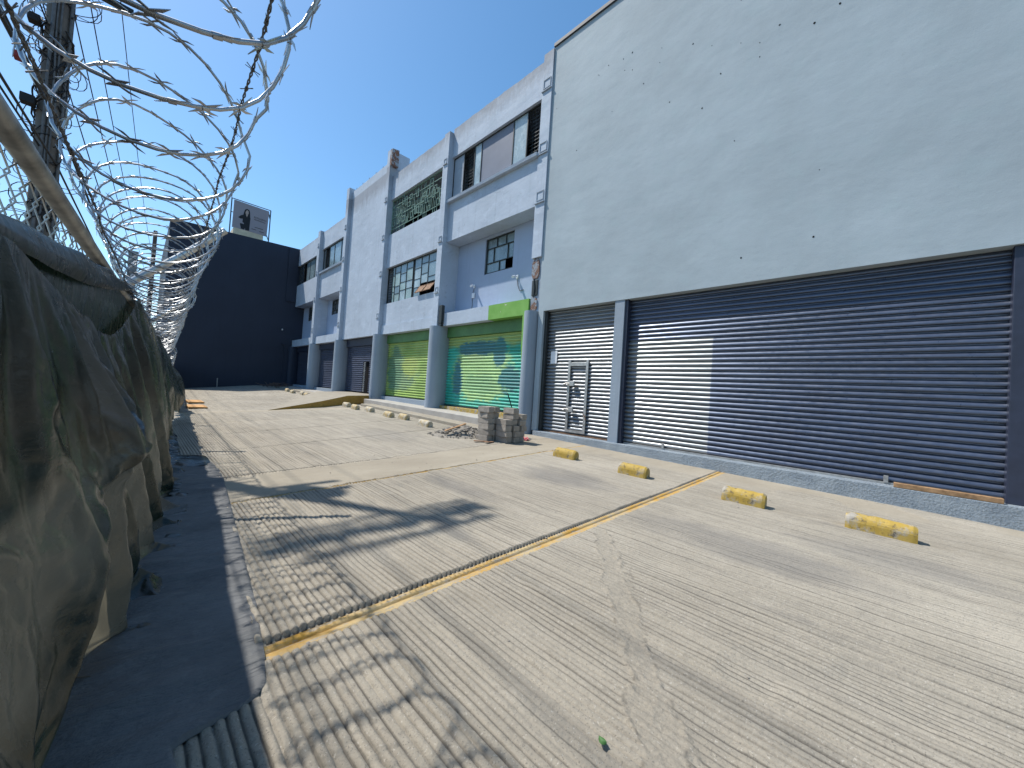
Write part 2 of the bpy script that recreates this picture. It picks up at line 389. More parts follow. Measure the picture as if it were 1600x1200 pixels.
# ------------------------------------------------------------------ ground
g = MB(); S = 600
g.add([(-S, -S, -.75), (S, -S, -.75), (S, S, -.75), (-S, S, -.75)], [(0, 1, 2, 3)])
kind(g.build('ground', 'street'), 'structure')

def build_pavement():
    P = .041; sub = 11
    xs = np.arange(-1.7, 8.86, P / sub)
    joints = [(2.00, .035, 'strip'), (4.66, .12, 'line'), (5.86, .13, 'gap'), (7.76, .27, 'gap'), (9.92, .30, 'gap'), (12.3, .22, 'gap'),
              (15.55, .0, 'gap'), (16.25, .0, 'gap'), (18.7, 0, 'gap'), (21.2, 0, 'gap'), (23.7, 0, 'gap'), (26.4, 0, 'gap'), (29.2, 0, 'gap'), (32., 0, 'gap')]
    rows = []      # (y0, k, depth, strip?)
    smooth_slabs = [(4.75, 5.86), (15.55, 16.25)]
    y = -4.0; k = 0.03; ji = 0
    edges = [j for j in joints]
    cur = -4.0; kc = 0.0
    for (yj, kj, ty) in edges + [(36.0, 0, 'end')]:
        step = .03 if cur < 2.1 and yj < 5 else (.06 if yj < 8 else .35)
        if yj <= 2.01: # two densities: behind the camera coarse
            ys = list(np.arange(cur, -1.2, .2)) + list(np.arange(-1.2, .0, .03)) + list(np.arange(0, yj - .001, .0135))
        else: ys = list(np.arange(cur, yj - .001, step))
        for yy in ys:
            f = (yy - cur) / max(1e-6, yj - cur); rows.append((yy, kc + (kj - kc) * f, 0., 0))
        if ty == 'strip':
            # sunk yellow expansion strip: end of the lower sheet, ledge, slot, ledge, raised end of the upper sheet
            for dy, dep, fl in ((.0, 0, 1), (.03, -.001, 2), (.070, -.001, 2), (.072, -.022, 2), (.084, -.022, 2), (.086, .001, 2), (.135, .001, 2), (.140, -.020, 3), (.155, -.020, 3), (.158, .006, 4)):
                rows.append((yj + dy, kj, dep, fl))
            cur = yj + .18
        elif ty == 'line':
            for dy, dep, fl in ((.0, 0, 0), (.004, 0, 5), (.062, 0, 5), (.066, 0, 6)): rows.append((yj + dy, kj, dep, fl))
            cur = yj + .075
        elif ty == 'gap':
            for dy, dep, fl in ((.0, 0, 0), (.004, -.03, 7), (.034, -.03, 7), (.038, 0, 0)): rows.append((yj + dy, kj, dep, fl))
            cur = yj + .05
        else: rows.append((yj, 0, 0, 0))
        kc = kj
    y0 = np.array([r[0] for r in rows]); kk = np.array([r[1] for r in rows]); dep = np.array([r[2] for r in rows]); fl = np.array([r[3] for r in rows])
    X, Y0 = np.meshgrid(xs, y0); Y = Y0 + kk[:, None] * X
    wob = .004 * np.sin(Y * 1.7 + 3) * np.sin(X * .9) + .003 * np.sin(Y * 4.1 + X * 2.3)
    u = (X + wob) / P; ph = (u - np.floor(u)) * 2 - 1; rid = np.floor(u)
    prof = np.sqrt(np.clip(1 - .98 * np.abs(ph) ** 2.3, 0, 1))
    rng = np.random.RandomState(3)
    ra = rng.rand(900); rb = rng.rand(900); ri = (rid.astype(int) + 200) % 900
    def vnoise(a, b, seed):
        r = np.random.RandomState(seed).rand(257, 257)
        ia = np.floor(a).astype(int); ib = np.floor(b).astype(int); fa = a - ia; fb = b - ib
        fa = fa * fa * (3 - 2 * fa); fb = fb * fb * (3 - 2 * fb)
        g4 = lambda i, j: r[(ia + i) % 257, (ib + j) % 257]
        return (g4(0, 0) * (1 - fa) + g4(1, 0) * fa) * (1 - fb) + (g4(0, 1) * (1 - fa) + g4(1, 1) * fa) * fb
    wear = vnoise(X * .8, Y * .5, 1) * .5 + vnoise(X * 3, Y * 1.1, 2) * .5
    A = .0175 * (.50 + .62 * wear) * (.75 + .5 * ra[ri])
    A = A * (.70 + .6 * vnoise(X * 16, Y * 5, 41)) * (1 - .7 * np.clip((vnoise(X * 4, Y * 2.2, 43) - .74) / .12, 0, 1))
    A = A * np.clip(1.2 - .045 * np.clip(X - 1, 0, 9), .6, 1.15)
    A = A * (1 - .72 * np.clip((X - 1.8 - .3 * (Y < 9)) / 1.6, 0, 1) * (Y0 > 5.9))
    smooth = np.zeros_like(X)
    for a, b in smooth_slabs: smooth[(Y0 > a + .02) & (Y0 < b)] = 1
    edge_kerb = np.clip((X - 7.3) / .9, 0, 1) * (vnoise(X * 2, Y * 1.3, 8) > .35); smooth = np.maximum(smooth, edge_kerb * .8)
    A = A * (1 - .95 * smooth)
    xe = np.interp(Y, [1.73, 1.80, 1.87, 2.06, 2.55, 3.61, 4.73, 6.0, 6.4, 7.1, 7.75], [.10, .38, .44, .475, .535, .63, .725, .83, .85, .82, .74])
    under = (X < xe) & (Y > 1.72) & (Y < 7.75)
    H = A * prof + .0022 * (vnoise(X * 60, Y * 60, 4) - .5) + .006 * (vnoise(X * 1.1, Y * 1.1, 5) - .5)
    # overlapping short sheets along the fence side: each rib ends in small rounded steps
    tile = (X < .80 + .05 * np.sin(Y * 3)) & (Y0 < 4.7) & (Y0 > -2)
    L = .15; ty_ = (Y + .012 * rb[ri] + .06 * np.sin(rid * .55 + 2 * np.floor(Y / .3))) / L
    fr = ty_ - np.floor(ty_)
    H = H + np.where(tile, (.0085 * (1 - fr) * (.3 + .7 * prof) + .002 * prof - .002), 0)
    H = np.where(under, -.012, H)
    # trail of spilled mortar
    tx = np.array([1.2, 1.5, 1.69, 1.94, 2.33, 2.75, 3.43]); tyv = np.array([.30, .55, .71, .87, 1.15, 1.47, 2.00])
    px = np.interp(Y, tyv, tx); wid = np.interp(Y, tyv, [.24, .20, .16, .15, .17, .19, .12])
    nn = vnoise(X * 9, Y * 9, 11) * .6 + vnoise(X * 28, Y * 28, 12) * .4
    d = np.abs(X - px) / wid + (nn - .5) * 1.1
    mort = np.clip((1.0 - d) / .25, 0, 1) * (Y < 2.02) * (Y > .1)
    Hm = .010 + .007 * (vnoise(X * 40, Y * 40, 13) - .35) + .026 * np.clip(1 - np.abs(d - .8) / .22, 0, 1) * np.clip((vnoise(X * 26, Y * 26, 15) - .35) * 2, 0, 1) + .007 * (vnoise(X * 110, Y * 110, 14) - .5)
    edge = np.clip(1 - np.abs(d - .8) / .2, 0, 1) * np.clip((vnoise(X * 24, Y * 24, 17) - .42) * 4, 0, 1) * (Y < 2.02) * (Y > .1)
    H = H * (1 - .8 * mort) + np.maximum(Hm, H * .6) * .8 * mort
    H = H + edge * .012 * (vnoise(X * 60, Y * 60, 19) - .4)
    mort = mort * .55
    yel = np.zeros_like(X)
    for i in range(len(rows)):
        if fl[i] == 1: yel[i] = .8
        if fl[i] in (2, 5): H[i] = dep[i] + .0012 * (vnoise(X[i] * 30, Y[i] * 30, 21) - .5); yel[i] = 1; mort[i] = 0
        if fl[i] == 3: H[i] = np.where(np.abs(ph[i]) < .66, -.024, .004); smooth[i] = 0
        if fl[i] == 4: H[i] = H[i] + .004
        if fl[i] == 7: H[i] = dep[i]
        if fl[i] == 5: yel[i] = .95
    # raised rounded rib ends just beyond the strip, fading into the slab
    beyond = np.clip(1 - (Y0 - 2.158) / .5, 0, 1) * (Y0 > 2.157)
    H = H + beyond * (.007 * prof)
    GZ = .02 * (np.minimum(Y, 36) - 4) * np.clip((X - 1) / 5.5, -.5, 1)
    V = np.stack([X, Y, GZ + H], -1).reshape(-1, 3)
    nr, nc = X.shape
    idx = np.arange(nr * nc).reshape(nr, nc)
    F = np.stack([idx[:-1, :-1], idx[:-1, 1:], idx[1:, 1:], idx[1:, :-1]], -1).reshape(-1, 4)
    me = bpy.data.meshes.new('pavement')
    me.vertices.add(len(V)); me.vertices.foreach_set('co', V.astype(np.float32).ravel())
    me.loops.add(F.size); me.loops.foreach_set('vertex_index', F.astype(np.int32).ravel())
    me.polygons.add(len(F)); me.polygons.foreach_set('loop_start', np.arange(0, F.size, 4, dtype=np.int32))
    me.polygons.foreach_set('use_smooth', np.ones(len(F), dtype=bool))
    at = me.color_attributes.new('finish', 'FLOAT_COLOR', 'POINT')
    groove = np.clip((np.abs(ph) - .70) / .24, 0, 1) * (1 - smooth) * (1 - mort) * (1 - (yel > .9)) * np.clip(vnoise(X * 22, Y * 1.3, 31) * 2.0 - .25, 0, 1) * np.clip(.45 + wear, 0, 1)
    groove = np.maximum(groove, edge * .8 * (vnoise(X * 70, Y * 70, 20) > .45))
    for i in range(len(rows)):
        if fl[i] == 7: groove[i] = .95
        if fl[i] == 3: groove[i] = np.where(np.abs(ph[i]) < .7, 1., .1)  # near-black colour paints the shade inside the hollow rib ends
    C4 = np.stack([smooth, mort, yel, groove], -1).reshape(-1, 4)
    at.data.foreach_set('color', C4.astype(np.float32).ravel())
    me.materials.append(M['pave']); me.update(calc_edges=True)
    o = bpy.data.objects.new('pavement', me); COL.objects.link(o); kind(o, 'structure')
build_pavement()

# ------------------------------------------------------------------ rolling shutters
def slat_mb(y0, y1, z0, z1, X, pitch=.11, bulge=.026, ny=10, dent=.0022, slot=.17):
    m = MB(); n = max(1, round((z1 - z0) / pitch)); p = (z1 - z0) / n
    k_ = (1 - slot) / .83; U = lambda u: 1 - (1 - u) * k_
    prof = [(0.0, .026), (slot, .026)] + [(U(u), d) for u, d in ((.175, -.30 * bulge), (.22, -.72 * bulge), (.31, -bulge), (.43, -1.02 * bulge), (.56, -.86 * bulge), (.70, -.55 * bulge), (.84, -.12 * bulge), (.95, .45 * bulge), (.99, .022))]
    ring = [(X + dx, z0 + (k + t) * p) for k in range(n) for (t, dx) in prof] + [(X, z1)]
    ys = [y0 + (y1 - y0) * i / ny for i in range(ny + 1)]
    vs = []
    for yy in ys:
        for (xx, zz) in ring:
            k = math.floor((zz - z0) / p + 1e-6)
            vs.append((xx + dent * nz(yy * .9, k * .37, X) + dent * .6 * nz(yy * 3, k * 1.7, 5), yy, zz))
    c = len(ring)
    fs = [(i * c + j, i * c + j + 1, (i + 1) * c + j + 1, (i + 1) * c + j) for i in range(ny) for j in range(c - 1)]
    return m.add(vs, fs, False)

# ------------------------------------------------------------------ the plain grey building on the right
XF = 8.84
gb = thing('grey_building', 'tall plain grey plastered building with rolling shutters along its ground floor', 'building', (XF, 3, 0))
w = MB()
w.box(XF, 9.30, -9, 7.84, 3.96, 12.50)
w.box(XF, 9.30, 7.64, 7.84, .22, 3.96)
w.box(XF + .02, 9.30, -9, -1.75, .22, 3.96)
w.box(9.30, 16, -9, 7.84, 4.05, 12.40)
w.build('wall', 'wall', gb)
w = MB(); w.box(9.42, 9.6, -1.9, 7.8, -.2, 4.0); w.build('inner_wall', 'dark', gb)
w = MB(); w.box(XF - .05, 9.5, -9, 7.86, 12.50, 12.62, .01); w.build('coping', 'coping', gb)
w = MB(); w.box(8.745, 9.25, -9, 7.70, -.4, .215, .012); w.build('plinth', 'kerb', gb)
w = MB(); w.box(8.86, 9.2, 4.885, 5.16, .21, 3.962); w.build('pier', 'column', gb)
w = MB(); w.box(8.90, 9.15, -1.52, -1.27, .21, 3.962, .01); w.box(8.93, 9.2, -1.75, -1.53, .21, 3.962, .01); w.build('jamb', 'navy_metal', gb)
w = MB(); w.box(8.93, 9.12, 7.54, 7.64, .21, 3.962, .005); w.build('jamb', 'frame_dark', gb)
w = MB(); w.box(8.90, 9.10, 4.80, 4.885, .21, 3.962, .005); w.build('jamb', 'navy_metal', gb)
h = MB()
for (yy, zz) in [(8.06, 10.92), (7.62, 10.39), (6.13, 10.64), (5.8, 10.73), (5.34, 10.64), (5.08, 10.66), (4.29, 9.92), (3.98, 8.74), (2.09, 8.75), (2.1, 9.06), (1.76, 9.22), (2.84, 8.81), (3.49, 9.9), (3.06, 9.59), (1.19, 8.88), (.82, 9.01), (6.74, 8.68), (2.49, 7.12), (1.01, 5.92), (1.05, 4.65), (2.24, 4.5), (5.28, 10.29), (5.05, 10.17), (4.26, 10.28), (2.46, 9.28), (2.5, 10.27), (6.1, 10.61), (4.7, 9.6), (3.2, 8.2), (5.6, 9.3)]:
    if yy > 7.8: continue
    r = random.uniform(.009, .022); n = 7
    pts = [(yy + r * random.uniform(.6, 1.1) * math.cos(2 * math.pi * k / n), zz + r * random.uniform(.7, 1.3) * math.sin(2 * math.pi * k / n)) for k in range(n)]
    h = MB(); h.prism(pts, 'x', XF - .003, XF + .02); h.build('anchor_hole', 'dark', gb)
# silver shutter with a wicket door
s1 = slat_mb(5.16, 7.54, .25, 3.965, 9.07, .107).build('rolling_shutter', 'silver', gb)
m = MB()
for (a, b, c, d) in ((6.60, 6.68, .30, 2.40), (5.98, 6.06, .30, 2.40)): m.box(9.005, 9.045, a, b, c, d, .004)
m.box(9.006, 9.044, 6.06, 6.60, 2.24, 2.34); m.box(9.007, 9.043, 6.06, 6.60, .30, .37)
m.build('wicket_frame', 'steel', s1)
for zc in (1.72, .96):
    m = MB(); m.box(8.94, 9.004, 6.40, 6.56, zc - .075, zc + .075, .012); m.tube([(8.96, 6.56, zc), (8.96, 6.72, zc + .01)], .018, 8); m.tube([(8.95, 6.70, zc - .03), (8.95, 6.76, zc - .02)], .03, 8)
    m.build('lock_box', 'steel', s1)
m = MB(); m.tube([(8.99, 6.06, .86), (8.985, 5.99, .80), (8.99, 5.96, .70)], .012, 6); m.build('latch', 'rusty', s1)
m = MB(); m.box(9.02, 9.06, 5.17, 7.53, .218, .25); m.build('bottom_bar', 'rusty', s1)
# wide navy shutter, part of it left bare
s2 = slat_mb(-1.27, 4.80, .25, 3.965, 9.07, .110, ny=24).build('rolling_shutter', 'big_slat', gb)
s2['label'] = 'wide navy shutter with an unpainted silver patch'
m = MB(); m.box(9.02, 9.06, -1.26, 4.79, .218, .25); m.build('bottom_bar', 'steel', s2)
for yy in (3.75, -.05):
    m = MB(); m.box(9.0, 9.03, yy - .03, yy + .03, .24, .36, .004); m.build('latch', 'steel', s2)
# notice
m = MB(); m.box(9.036, 9.040, 7.15, 7.39, 2.32, 2.70); m.prism([(7.14, 2.62), (7.21, 2.62), (7.21, 2.72), (7.15, 2.71)], 'x', 9.033, 9.035)
tag(m.build('paper_notice', 'paper', None, (9.03, 7.27, 2.5)), 'small white paper notice taped on the silver shutter beside its wicket door', 'notice')
# plank lying on the plinth
m = MB()
m.grid(lambda a, b: (8.80 + .09 * (b > .3) * (b < .8) + .0, -.15 - 1.1 * a, .219 + (.075 if .3 < b < .99 else 0.0)), 1, 4)
m = MB(); m.box(8.765, 8.865, -1.24, -.14, .217, .292 + .0, .008)
tag(m.build('timber_plank', 'wood', None, (8.81, -.7, .22)), 'old brown timber plank lying on the blue kerb below the navy shutter', 'plank')

# ------------------------------------------------------------------ the old three storey building
ob = thing('old_building', 'weathered three storey blue grey building with pilasters and green graffiti shutters', 'building', (XF, 21, 0))
PIL = [(13.24, 13.60, 12.12), (18.62, 18.95, 13.60), (23.97, 24.35, 13.42), (28.86, 29.30, 12.0)]
BAY = {'A': (8.25, 13.24, 12.30), 'B': (13.60, 18.62, 12.26), 'C': (18.95, 23.97, 13.2), 'D': (24.35, 28.86, 11.92), 'E': (29.30, 34.46, 11.88)}
wl = MB()
def rough_top(y0, y1, z0, z1, X0=XF, X1=9.04):
    n = max(4, int((y1 - y0) / .12)); p = [(y0, z0)] + [(y1, z0)] + [(y1 - (y1 - y0) * i / n, z1 + .025 * nz((y1 - i * .12) * 3.1, z1) + .015 * nz(i * .9, z1)) for i in range(n + 1)]
    wl.prism(p, 'x', X0, X1)
def facade_with_hole(X0, X1, y0, y1, z0, z1, hy0, hy1, hz0, hz1):
    wl.box(X0, X1, y0, hy0, z0, z1); wl.box(X0, X1, hy1, y1, z0, z1); wl.box(X0, X1, hy0, hy1, z0, hz0); wl.box(X0, X1, hy0, hy1, hz1, z1)
for b in 'ADE':
    y0, y1, zt = BAY[b]
    hz = {'A': (9.16, 11.06), 'D': (8.96, 10.66), 'E': (8.90, 10.52)}[b]
    rough_top(y0, y1, hz[1], zt)
    sp = {'A': 7.47, 'D': 7.15, 'E': 7.17}[b]
    wl.box(XF, 9.04, y0, y1, sp, hz[0]); wl.box(9.04, 9.7, y0, y1, sp + .004, sp + .15)
    hole = {'A': (9.85, 11.45, 5.94, 7.36), 'D': (26.5, 28.05, 6.0, 7.05), 'E': (31.9, 33.2, 6.0, 7.1)}[b]
    wl.box(9.3, 9.5, y0, y1, 4.30, 4.40)
    rc = MB(); X0, X1 = 9.5, 9.7
    rc.box(X0, X1, y0, hole[0], 4.3, sp); rc.box(X0, X1, hole[1], y1, 4.3, sp); rc.box(X0, X1, hole[0], hole[1], 4.3, hole[2]); rc.box(X0, X1, hole[0], hole[1], hole[3], sp)
    rc.build('recess_wall', 'recess', ob)
y0, y1, zt = BAY['B']
rough_top(y0, y1, 10.97, zt); wl.box(XF, 9.04, y0, y1, 7.37, 9.10); wl.box(XF, 9.04, y0, y1, 4.36, 5.48)
y0, y1, zt = BAY['C']
rough_top(y0, y1, 3.93, zt)
wl.box(9.7, 16, 8.0, 34.4, 11.3, 11.6)                       # roof slab
for b in 'ABDE':
    wl.box(9.04, 9.7, BAY[b][0], BAY[b][1], 11.3, 11.6)
wl.build('wall', 'facade', ob)
m = MB(); m.box(10.5, 16, 7.9, 34.4, 0, 11.29); m.build('inner_wall', 'dark', ob)
m = MB(); m.box(9.7, 10.49, 7.86, 8.0, 0, 11.29); m.build('inner_wall', 'dark', ob)
for (a, b, zt) in PIL:
    m = MB(); n = 22
    pa = [(8.63 + .006 * nz(i * .7, a), 3.9 + (zt - 3.9) * i / n) for i in range(n + 1)]
    m.prism([(9.72, 3.9)] + pa + [(9.72, zt + .02)], 'y', a, b)
    m.build('pilaster', 'facade', ob)
# corner pilaster with worn edge
m = MB(); m.prism([(9.72, 5.72), (8.79, 5.72)] + [(8.79 + .012 * nz(i * 1.3, 4), 5.72 + 6.75 * i / 24) for i in range(1, 25)] + [(9.72, 12.5)], 'y', 7.845, 8.25)
m.build('pilaster', 'facade', ob)
m = MB(); m.box(8.87, 9.72, 7.845, 8.25, 3.95, 5.72); m.build('pilaster', 'facade_dark', ob)
for (z0, z1, y0, y1) in ((5.05, 5.70, 7.93, 8.24), (3.98, 4.45, 7.95, 8.22)):
    m = MB(); n = 12; pts = []
    for i in range(n): t = 2 * math.pi * i / n; pts.append(((y0 + y1) / 2 + (y1 - y0) / 2 * max(-1, min(1, 1.25 * math.cos(t) * random.uniform(.75, 1.0))), (z0 + z1) / 2 + (z1 - z0) / 2 * max(-1, min(1, 1.25 * math.sin(t) * random.uniform(.8, 1.0)))))
    m.prism(pts, 'x', 8.83, 8.871); m.build('exposed_brick', 'brick', ob)
m = MB(); m.box(8.835, 8.87, 7.96, 8.2, 4.5, 5.0, .01); m.tube([(8.83, 8.1, 4.45), (8.82, 8.07, 4.75), (8.83, 8.13, 5.05)], .022, 6); m.build('conduit', 'frame_dark', ob)
# square frames in relief where tie plates sit on the pilasters
def tie(yc, zc, X, s=.12):
    m = MB(); t = .022
    for (a, b, c, d) in ((yc - s, yc + s, zc + s - t, zc + s), (yc - s, yc + s, zc - s, zc - s + t), (yc - s, yc - s + t, zc - s + t, zc + s - t), (yc + s - t, yc + s, zc - s + t, zc + s - t)): m.box(X - .02, X + .01, a, b, c, d)
    m.box(X - .045, X + .01, yc - s * 1.35, yc + s * 1.35, zc - s * 1.6, zc - s * 1.6 + .025)
    m.build('tie_plate', 'facade_dark', ob)
for zc in (11.42, 9.32, 7.72): tie(8.05, zc, 8.79, .15)
for (a, b, zt) in PIL:
    for zc in ((10.9, 7.6, 5.45) if a < 14 else (11.0, 9.0, 7.1, 4.9)): tie((a + b) / 2, zc, 8.63, .10)
# storey beams over the shutters
def beam(y0, y1, mat, z0=3.90, z1=4.42, X=8.79):
    m = MB(); n = 14
    vs = []
    for i in range(n + 1):
        y = y0 + (y1 - y0) * i / n; k = .012 * nz(y * 1.7, z1)
        vs += [(X, y, z0 + .3 * k), (X - .5 * abs(k), y, z1 + k), (9.3, y, z1 + k), (9.3, y, z0)]
    fs = [(i * 4 + j, i * 4 + (j + 1) % 4, i * 4 + 4 + (j + 1) % 4, i * 4 + 4 + j) for i in range(n) for j in range(4)]
    m.add(vs, fs); m.add(vs[:4], [(0, 1, 2, 3)]); m.add(vs[-4:], [(3, 2, 1, 0)])
    return m.build('beam', mat, ob)
beam(10.21, 13.23, 'facade'); beam(8.252, 10.205, 'green')['label'] = 'end of the beam still painted bright green'
beam(13.61, 18.61, 'facade', 3.9, 4.35); beam(24.36, 28.85, 'facade', 3.88, 4.38); beam(29.31, 34.45, 'facade', 3.88, 4.4)
m = MB(); m.prism([(8.42, 3.9), (8.27, 3.9), (8.27, 2.4), (8.36, 2.35), (8.41, 2.9)], 'x', 8.72, 9.0); m.build('painted_strip', 'green', ob)
# sills
for (a, b, z) in ((8.24, 13.34, 9.09), (24.36, 28.95, 8.87)):
    m = MB(); m.prism([(8.70, z), (8.68, z + .10), (9.02, z + .12), (9.02, z)], 'y', a, b); m.build('window_sill', 'facade', ob)
# ground floor columns, rounded front
def column(yc, r, z0, z1, X=8.80, mat='column'):
    m = MB(); n = 18; pts = [(9.45, yc + r)] + [(X - r * math.sin(math.pi * i / n), yc + r * math.cos(math.pi * i / n)) for i in range(n + 1)] + [(9.45, yc - r)]
    k = len(pts); nzs = 8; vs = []
    for j in range(nzs + 1):
        z = z0 + (z1 - z0) * j / nzs
        for (x, y) in pts: vs.append((x, y + .006 * nz(z * 1.3, yc, x * 3), z))
    m.add(vs, [(j * k + i, j * k + (i + 1) % k, (j + 1) * k + (i + 1) % k, (j + 1) * k + i) for j in range(nzs) for i in range(k)], True)
    m.add(vs[-k:], [tuple(range(k))])
    return m.build('column', mat, ob)
column(8.10, .22, .05, 3.97, 8.78); column(13.40, .33, .2, 3.895); column(18.75, .32, .2, 3.895); column(24.10, .31, .3, 3.88); column(29.0, .31, .3, 3.87)
column(34.15, .28, .3, 3.87, 8.8, 'navy')
# shutters of the old building
def shutter2(y0, y1, zb, mat, boxmat, ztop=3.50, lab=None):
    s = slat_mb(y0, y1, zb, ztop, 9.20, .118, .030, 10, slot=.30).build('rolling_shutter', mat, ob)
    if lab: s['label'] = lab
    m = MB(); m.box(9.08, 9.3, y0, y1, ztop - .02, 3.895); m.build('shutter_box', boxmat, s)
    m = MB(); m.box(9.14, 9.24, y0, y1, zb - .035, zb); m.build('bottom_bar', 'frame_dark', s)
    return s
shutter2(8.35, 13.1, .66, 'mural', 'green_box', 3.48, 'shutter sprayed with a teal and pale green mural')
shutter2(13.75, 18.45, .77, 'mural_green', 'green_box', 3.48, 'shutter painted yellowish green')
shutter2(24.4, 28.7, .85, 'navy_slat', 'navy_metal'); shutter2(29.3, 33.9, .9, 'navy_slat', 'navy_metal')
s = slat_mb(21.36, 23.8, .80, 3.5, 9.20, .118, .030, slot=.30).build('rolling_shutter', 'navy_slat', ob)
s['label'] = 'navy shutter with its wicket door ajar'
slat_mb(19.05, 20.56, .80, 3.5, 9.20, .118, .030, slot=.30).build('slats', 'navy_slat', s)
slat_mb(20.56, 21.36, 2.56, 3.5, 9.20, .112).build('slats', 'navy_slat', s)
m = MB(); m.box(9.08, 9.3, 19.05, 23.8, 3.48, 3.92); m.build('shutter_box', 'navy_metal', s)
dl = slat_mb(20.88, 21.10, .82, 2.52, 9.12, .112, ny=2).build('wicket_door', 'silver', s)
m = MB(); m.box(9.28, 9.30, 20.5, 21.4, .7, 2.6); m.build('opening', 'dark', s)
# risers beneath the shutters
for (a, b, zt, mt) in ((8.35, 13.08, .62, 'yellow'), (13.74, 18.42, .735, 'column'), (24.42, 28.68, .815, 'column'), (29.32, 33.85, .86, 'column')):
    m = MB(); m.box(8.93, 9.4, a, b, .2, zt, .01); m.build('threshold', mt, ob)

# windows
def window_mesh(parent, mats, X, lights, z0, z1, frame='frame_dark', t=.035, name='window', extra=None):
    """lights: list of (ya, yb, kind) ; frame bars between them"""
    f = MB(); ys = sorted({a for a, b, k in lights} | {b for a, b, k in lights})
    for y in ys: f.box(X - .03, X + .03, y - t / 2, y + t / 2, z0 + t, z1 - t)
    f.box(X - .031, X + .031, ys[0] - t / 2, ys[-1] + t / 2, z0, z0 + t); f.box(X - .031, X + .031, ys[0] - t / 2, ys[-1] + t / 2, z1 - t, z1)
    wo = f.build(name, frame, parent)
    by = {}
    for (a, b, k) in lights:
        if k is None: continue
        if k == 'bars':
            mb = by.setdefault(('bars', a), MB())
            nb = int((z1 - z0) / .13)
            for i in range(1, nb): zz = z0 + (z1 - z0) * i / nb; mb.box(X + .10, X + .12, a, b, zz - .012, zz + .012)
            for i in range(1, 5): yy = a + (b - a) * i / 5; mb.box(X + .121, X + .14, yy - .01, yy + .01, z0, z1)
        else: by.setdefault((k, a), MB()).box(X - .006, X + .006, a + t / 2, b - t / 2, z0 + t, z1 - t)
    for (k, _a), mb in by.items():
        mb.build({'bars': 'security_bars', 'panel': 'panel', 'recess': 'panel'}.get(k, 'pane'), {'bars': 'frame_dark'}.get(k, k), wo)
    return wo
window_mesh(ob, None, 8.97, [(8.30, 8.98, 'bars'), (8.98, 9.66, 'glass_pale'), (9.66, 11.42, 'panel'), (11.42, 11.84, 'glass_pale'), (11.84, 12.52, 'bars'), (12.52, 13.22, 'facade_dark')], 9.19, 11.05)
window_mesh(ob, None, 8.97, [(24.4, 25.05, 'bars'), (25.05, 25.5, 'glass_dark'), (25.5, 26.7, 'glass'), (26.7, 27.6, 'glass'), (27.6, 28.3, 'bars'), (28.3, 28.8, 'glass_dark')], 8.97, 10.65)
window_mesh(ob, None, 8.99, [(29.35, 30.6, 'glass'), (30.6, 31.8, 'glass'), (31.8, 32.6, 'glass'), (32.6, 33.2, 'bars'), (33.2, 34.4, 'glass_dark')], 8.91, 10.51)
# grille window of bay B
f = MB(); X = 8.96
f.box(X - .03, X + .03, 13.62, 18.6, 9.11, 9.15); f.box(X - .03, X + .03, 13.62, 18.6, 10.92, 10.96)
for y in (13.64, 18.57): f.box(X - .029, X + .029, y - .02, y + .02, 9.15, 10.92)
wo = f.build('window', 'grille', ob)
gm = MB(); rg = random.Random(5)
for zz in (9.42, 10.02, 10.62): gm.box(X - .012, X + .012, 13.66, 18.55, zz - .013, zz + .013)
yy = 13.75
while yy < 18.5:
    a = rg.choice([9.16, 9.42, 9.6]); b = rg.choice([10.3, 10.62, 10.9])
    gm.box(X + .014, X + .034, yy - .012, yy + .012, a, b)
    w_ = rg.uniform(.14, .3); h_ = rg.uniform(.18, .42); z_ = rg.uniform(9.2, 10.5)
    for (p, q, r_, s_) in ((yy, yy + w_, z_, z_ + .024), (yy, yy + w_, z_ + h_, z_ + h_ + .024), (yy, yy + .024, z_ + .024, z_ + h_), (yy + w_ - .024, yy + w_, z_ + .024, z_ + h_)): gm.box(X - .036, X - .014, min(p, 18.5), min(q, 18.54), r_, s_)
    yy += rg.uniform(.11, .17)
gm.build('grille', 'grille', wo)
# many paned window of bay B
X = 8.99; f = MB(); t = .03; z0, z1 = 5.49, 7.36
f.box(X - .03, X + .03, 13.62, 18.6, z0, z0 + t); f.box(X - .03, X + .03, 13.62, 18.6, z1 - t, z1)
cols_ = [13.65, 14.1, 14.75, 15.35, 15.95, 16.08, 16.7, 17.3, 17.85, 18.1, 18.57]
for y in cols_: f.box(X - .028, X + .028, y - t / 2, y + t / 2, z0 + t, z1 - t)
pan = {}; rg = random.Random(9)
for a, b in zip(cols_, cols_[1:]):
    if b - a < .2 or a >= 18.0: continue
    zs = [z0 + t, rg.uniform(5.85, 6.1), rg.uniform(6.3, 6.6), rg.uniform(6.85, 7.05), z1 - t]
    for q in zs[1:-1]: f.box(X - .022, X + .022, a + t / 2, b - t / 2, q - .012, q + .012)
    for q, r_ in zip(zs, zs[1:]):
        k = 'glass_dark' if a < 14.1 else rg.choice(['glass_green', 'glass_green', 'glass_pale', 'glass']) if a > 16 else rg.choice(['glass', 'glass', 'glass_pale'])
        if r_ > 7.2: k = 'glass'
        if 14.0 < a < 15.3 and q < 5.6: continue
        pan[(a, q)] = (k, MB().box(X - .005, X + .005, a + t / 2, b - t / 2, q + .012, r_ - .012))
wo = f.build('window', 'frame_dark', ob)
for k, mb in pan.values(): mb.build('pane', k, wo)
mb = MB()
for i in range(1, 14): mb.box(X + .05, X + .065, 18.1, 18.56, z0 + i * .13, z0 + i * .13 + .02)
mb.build('security_bars', 'frame_dark', wo)
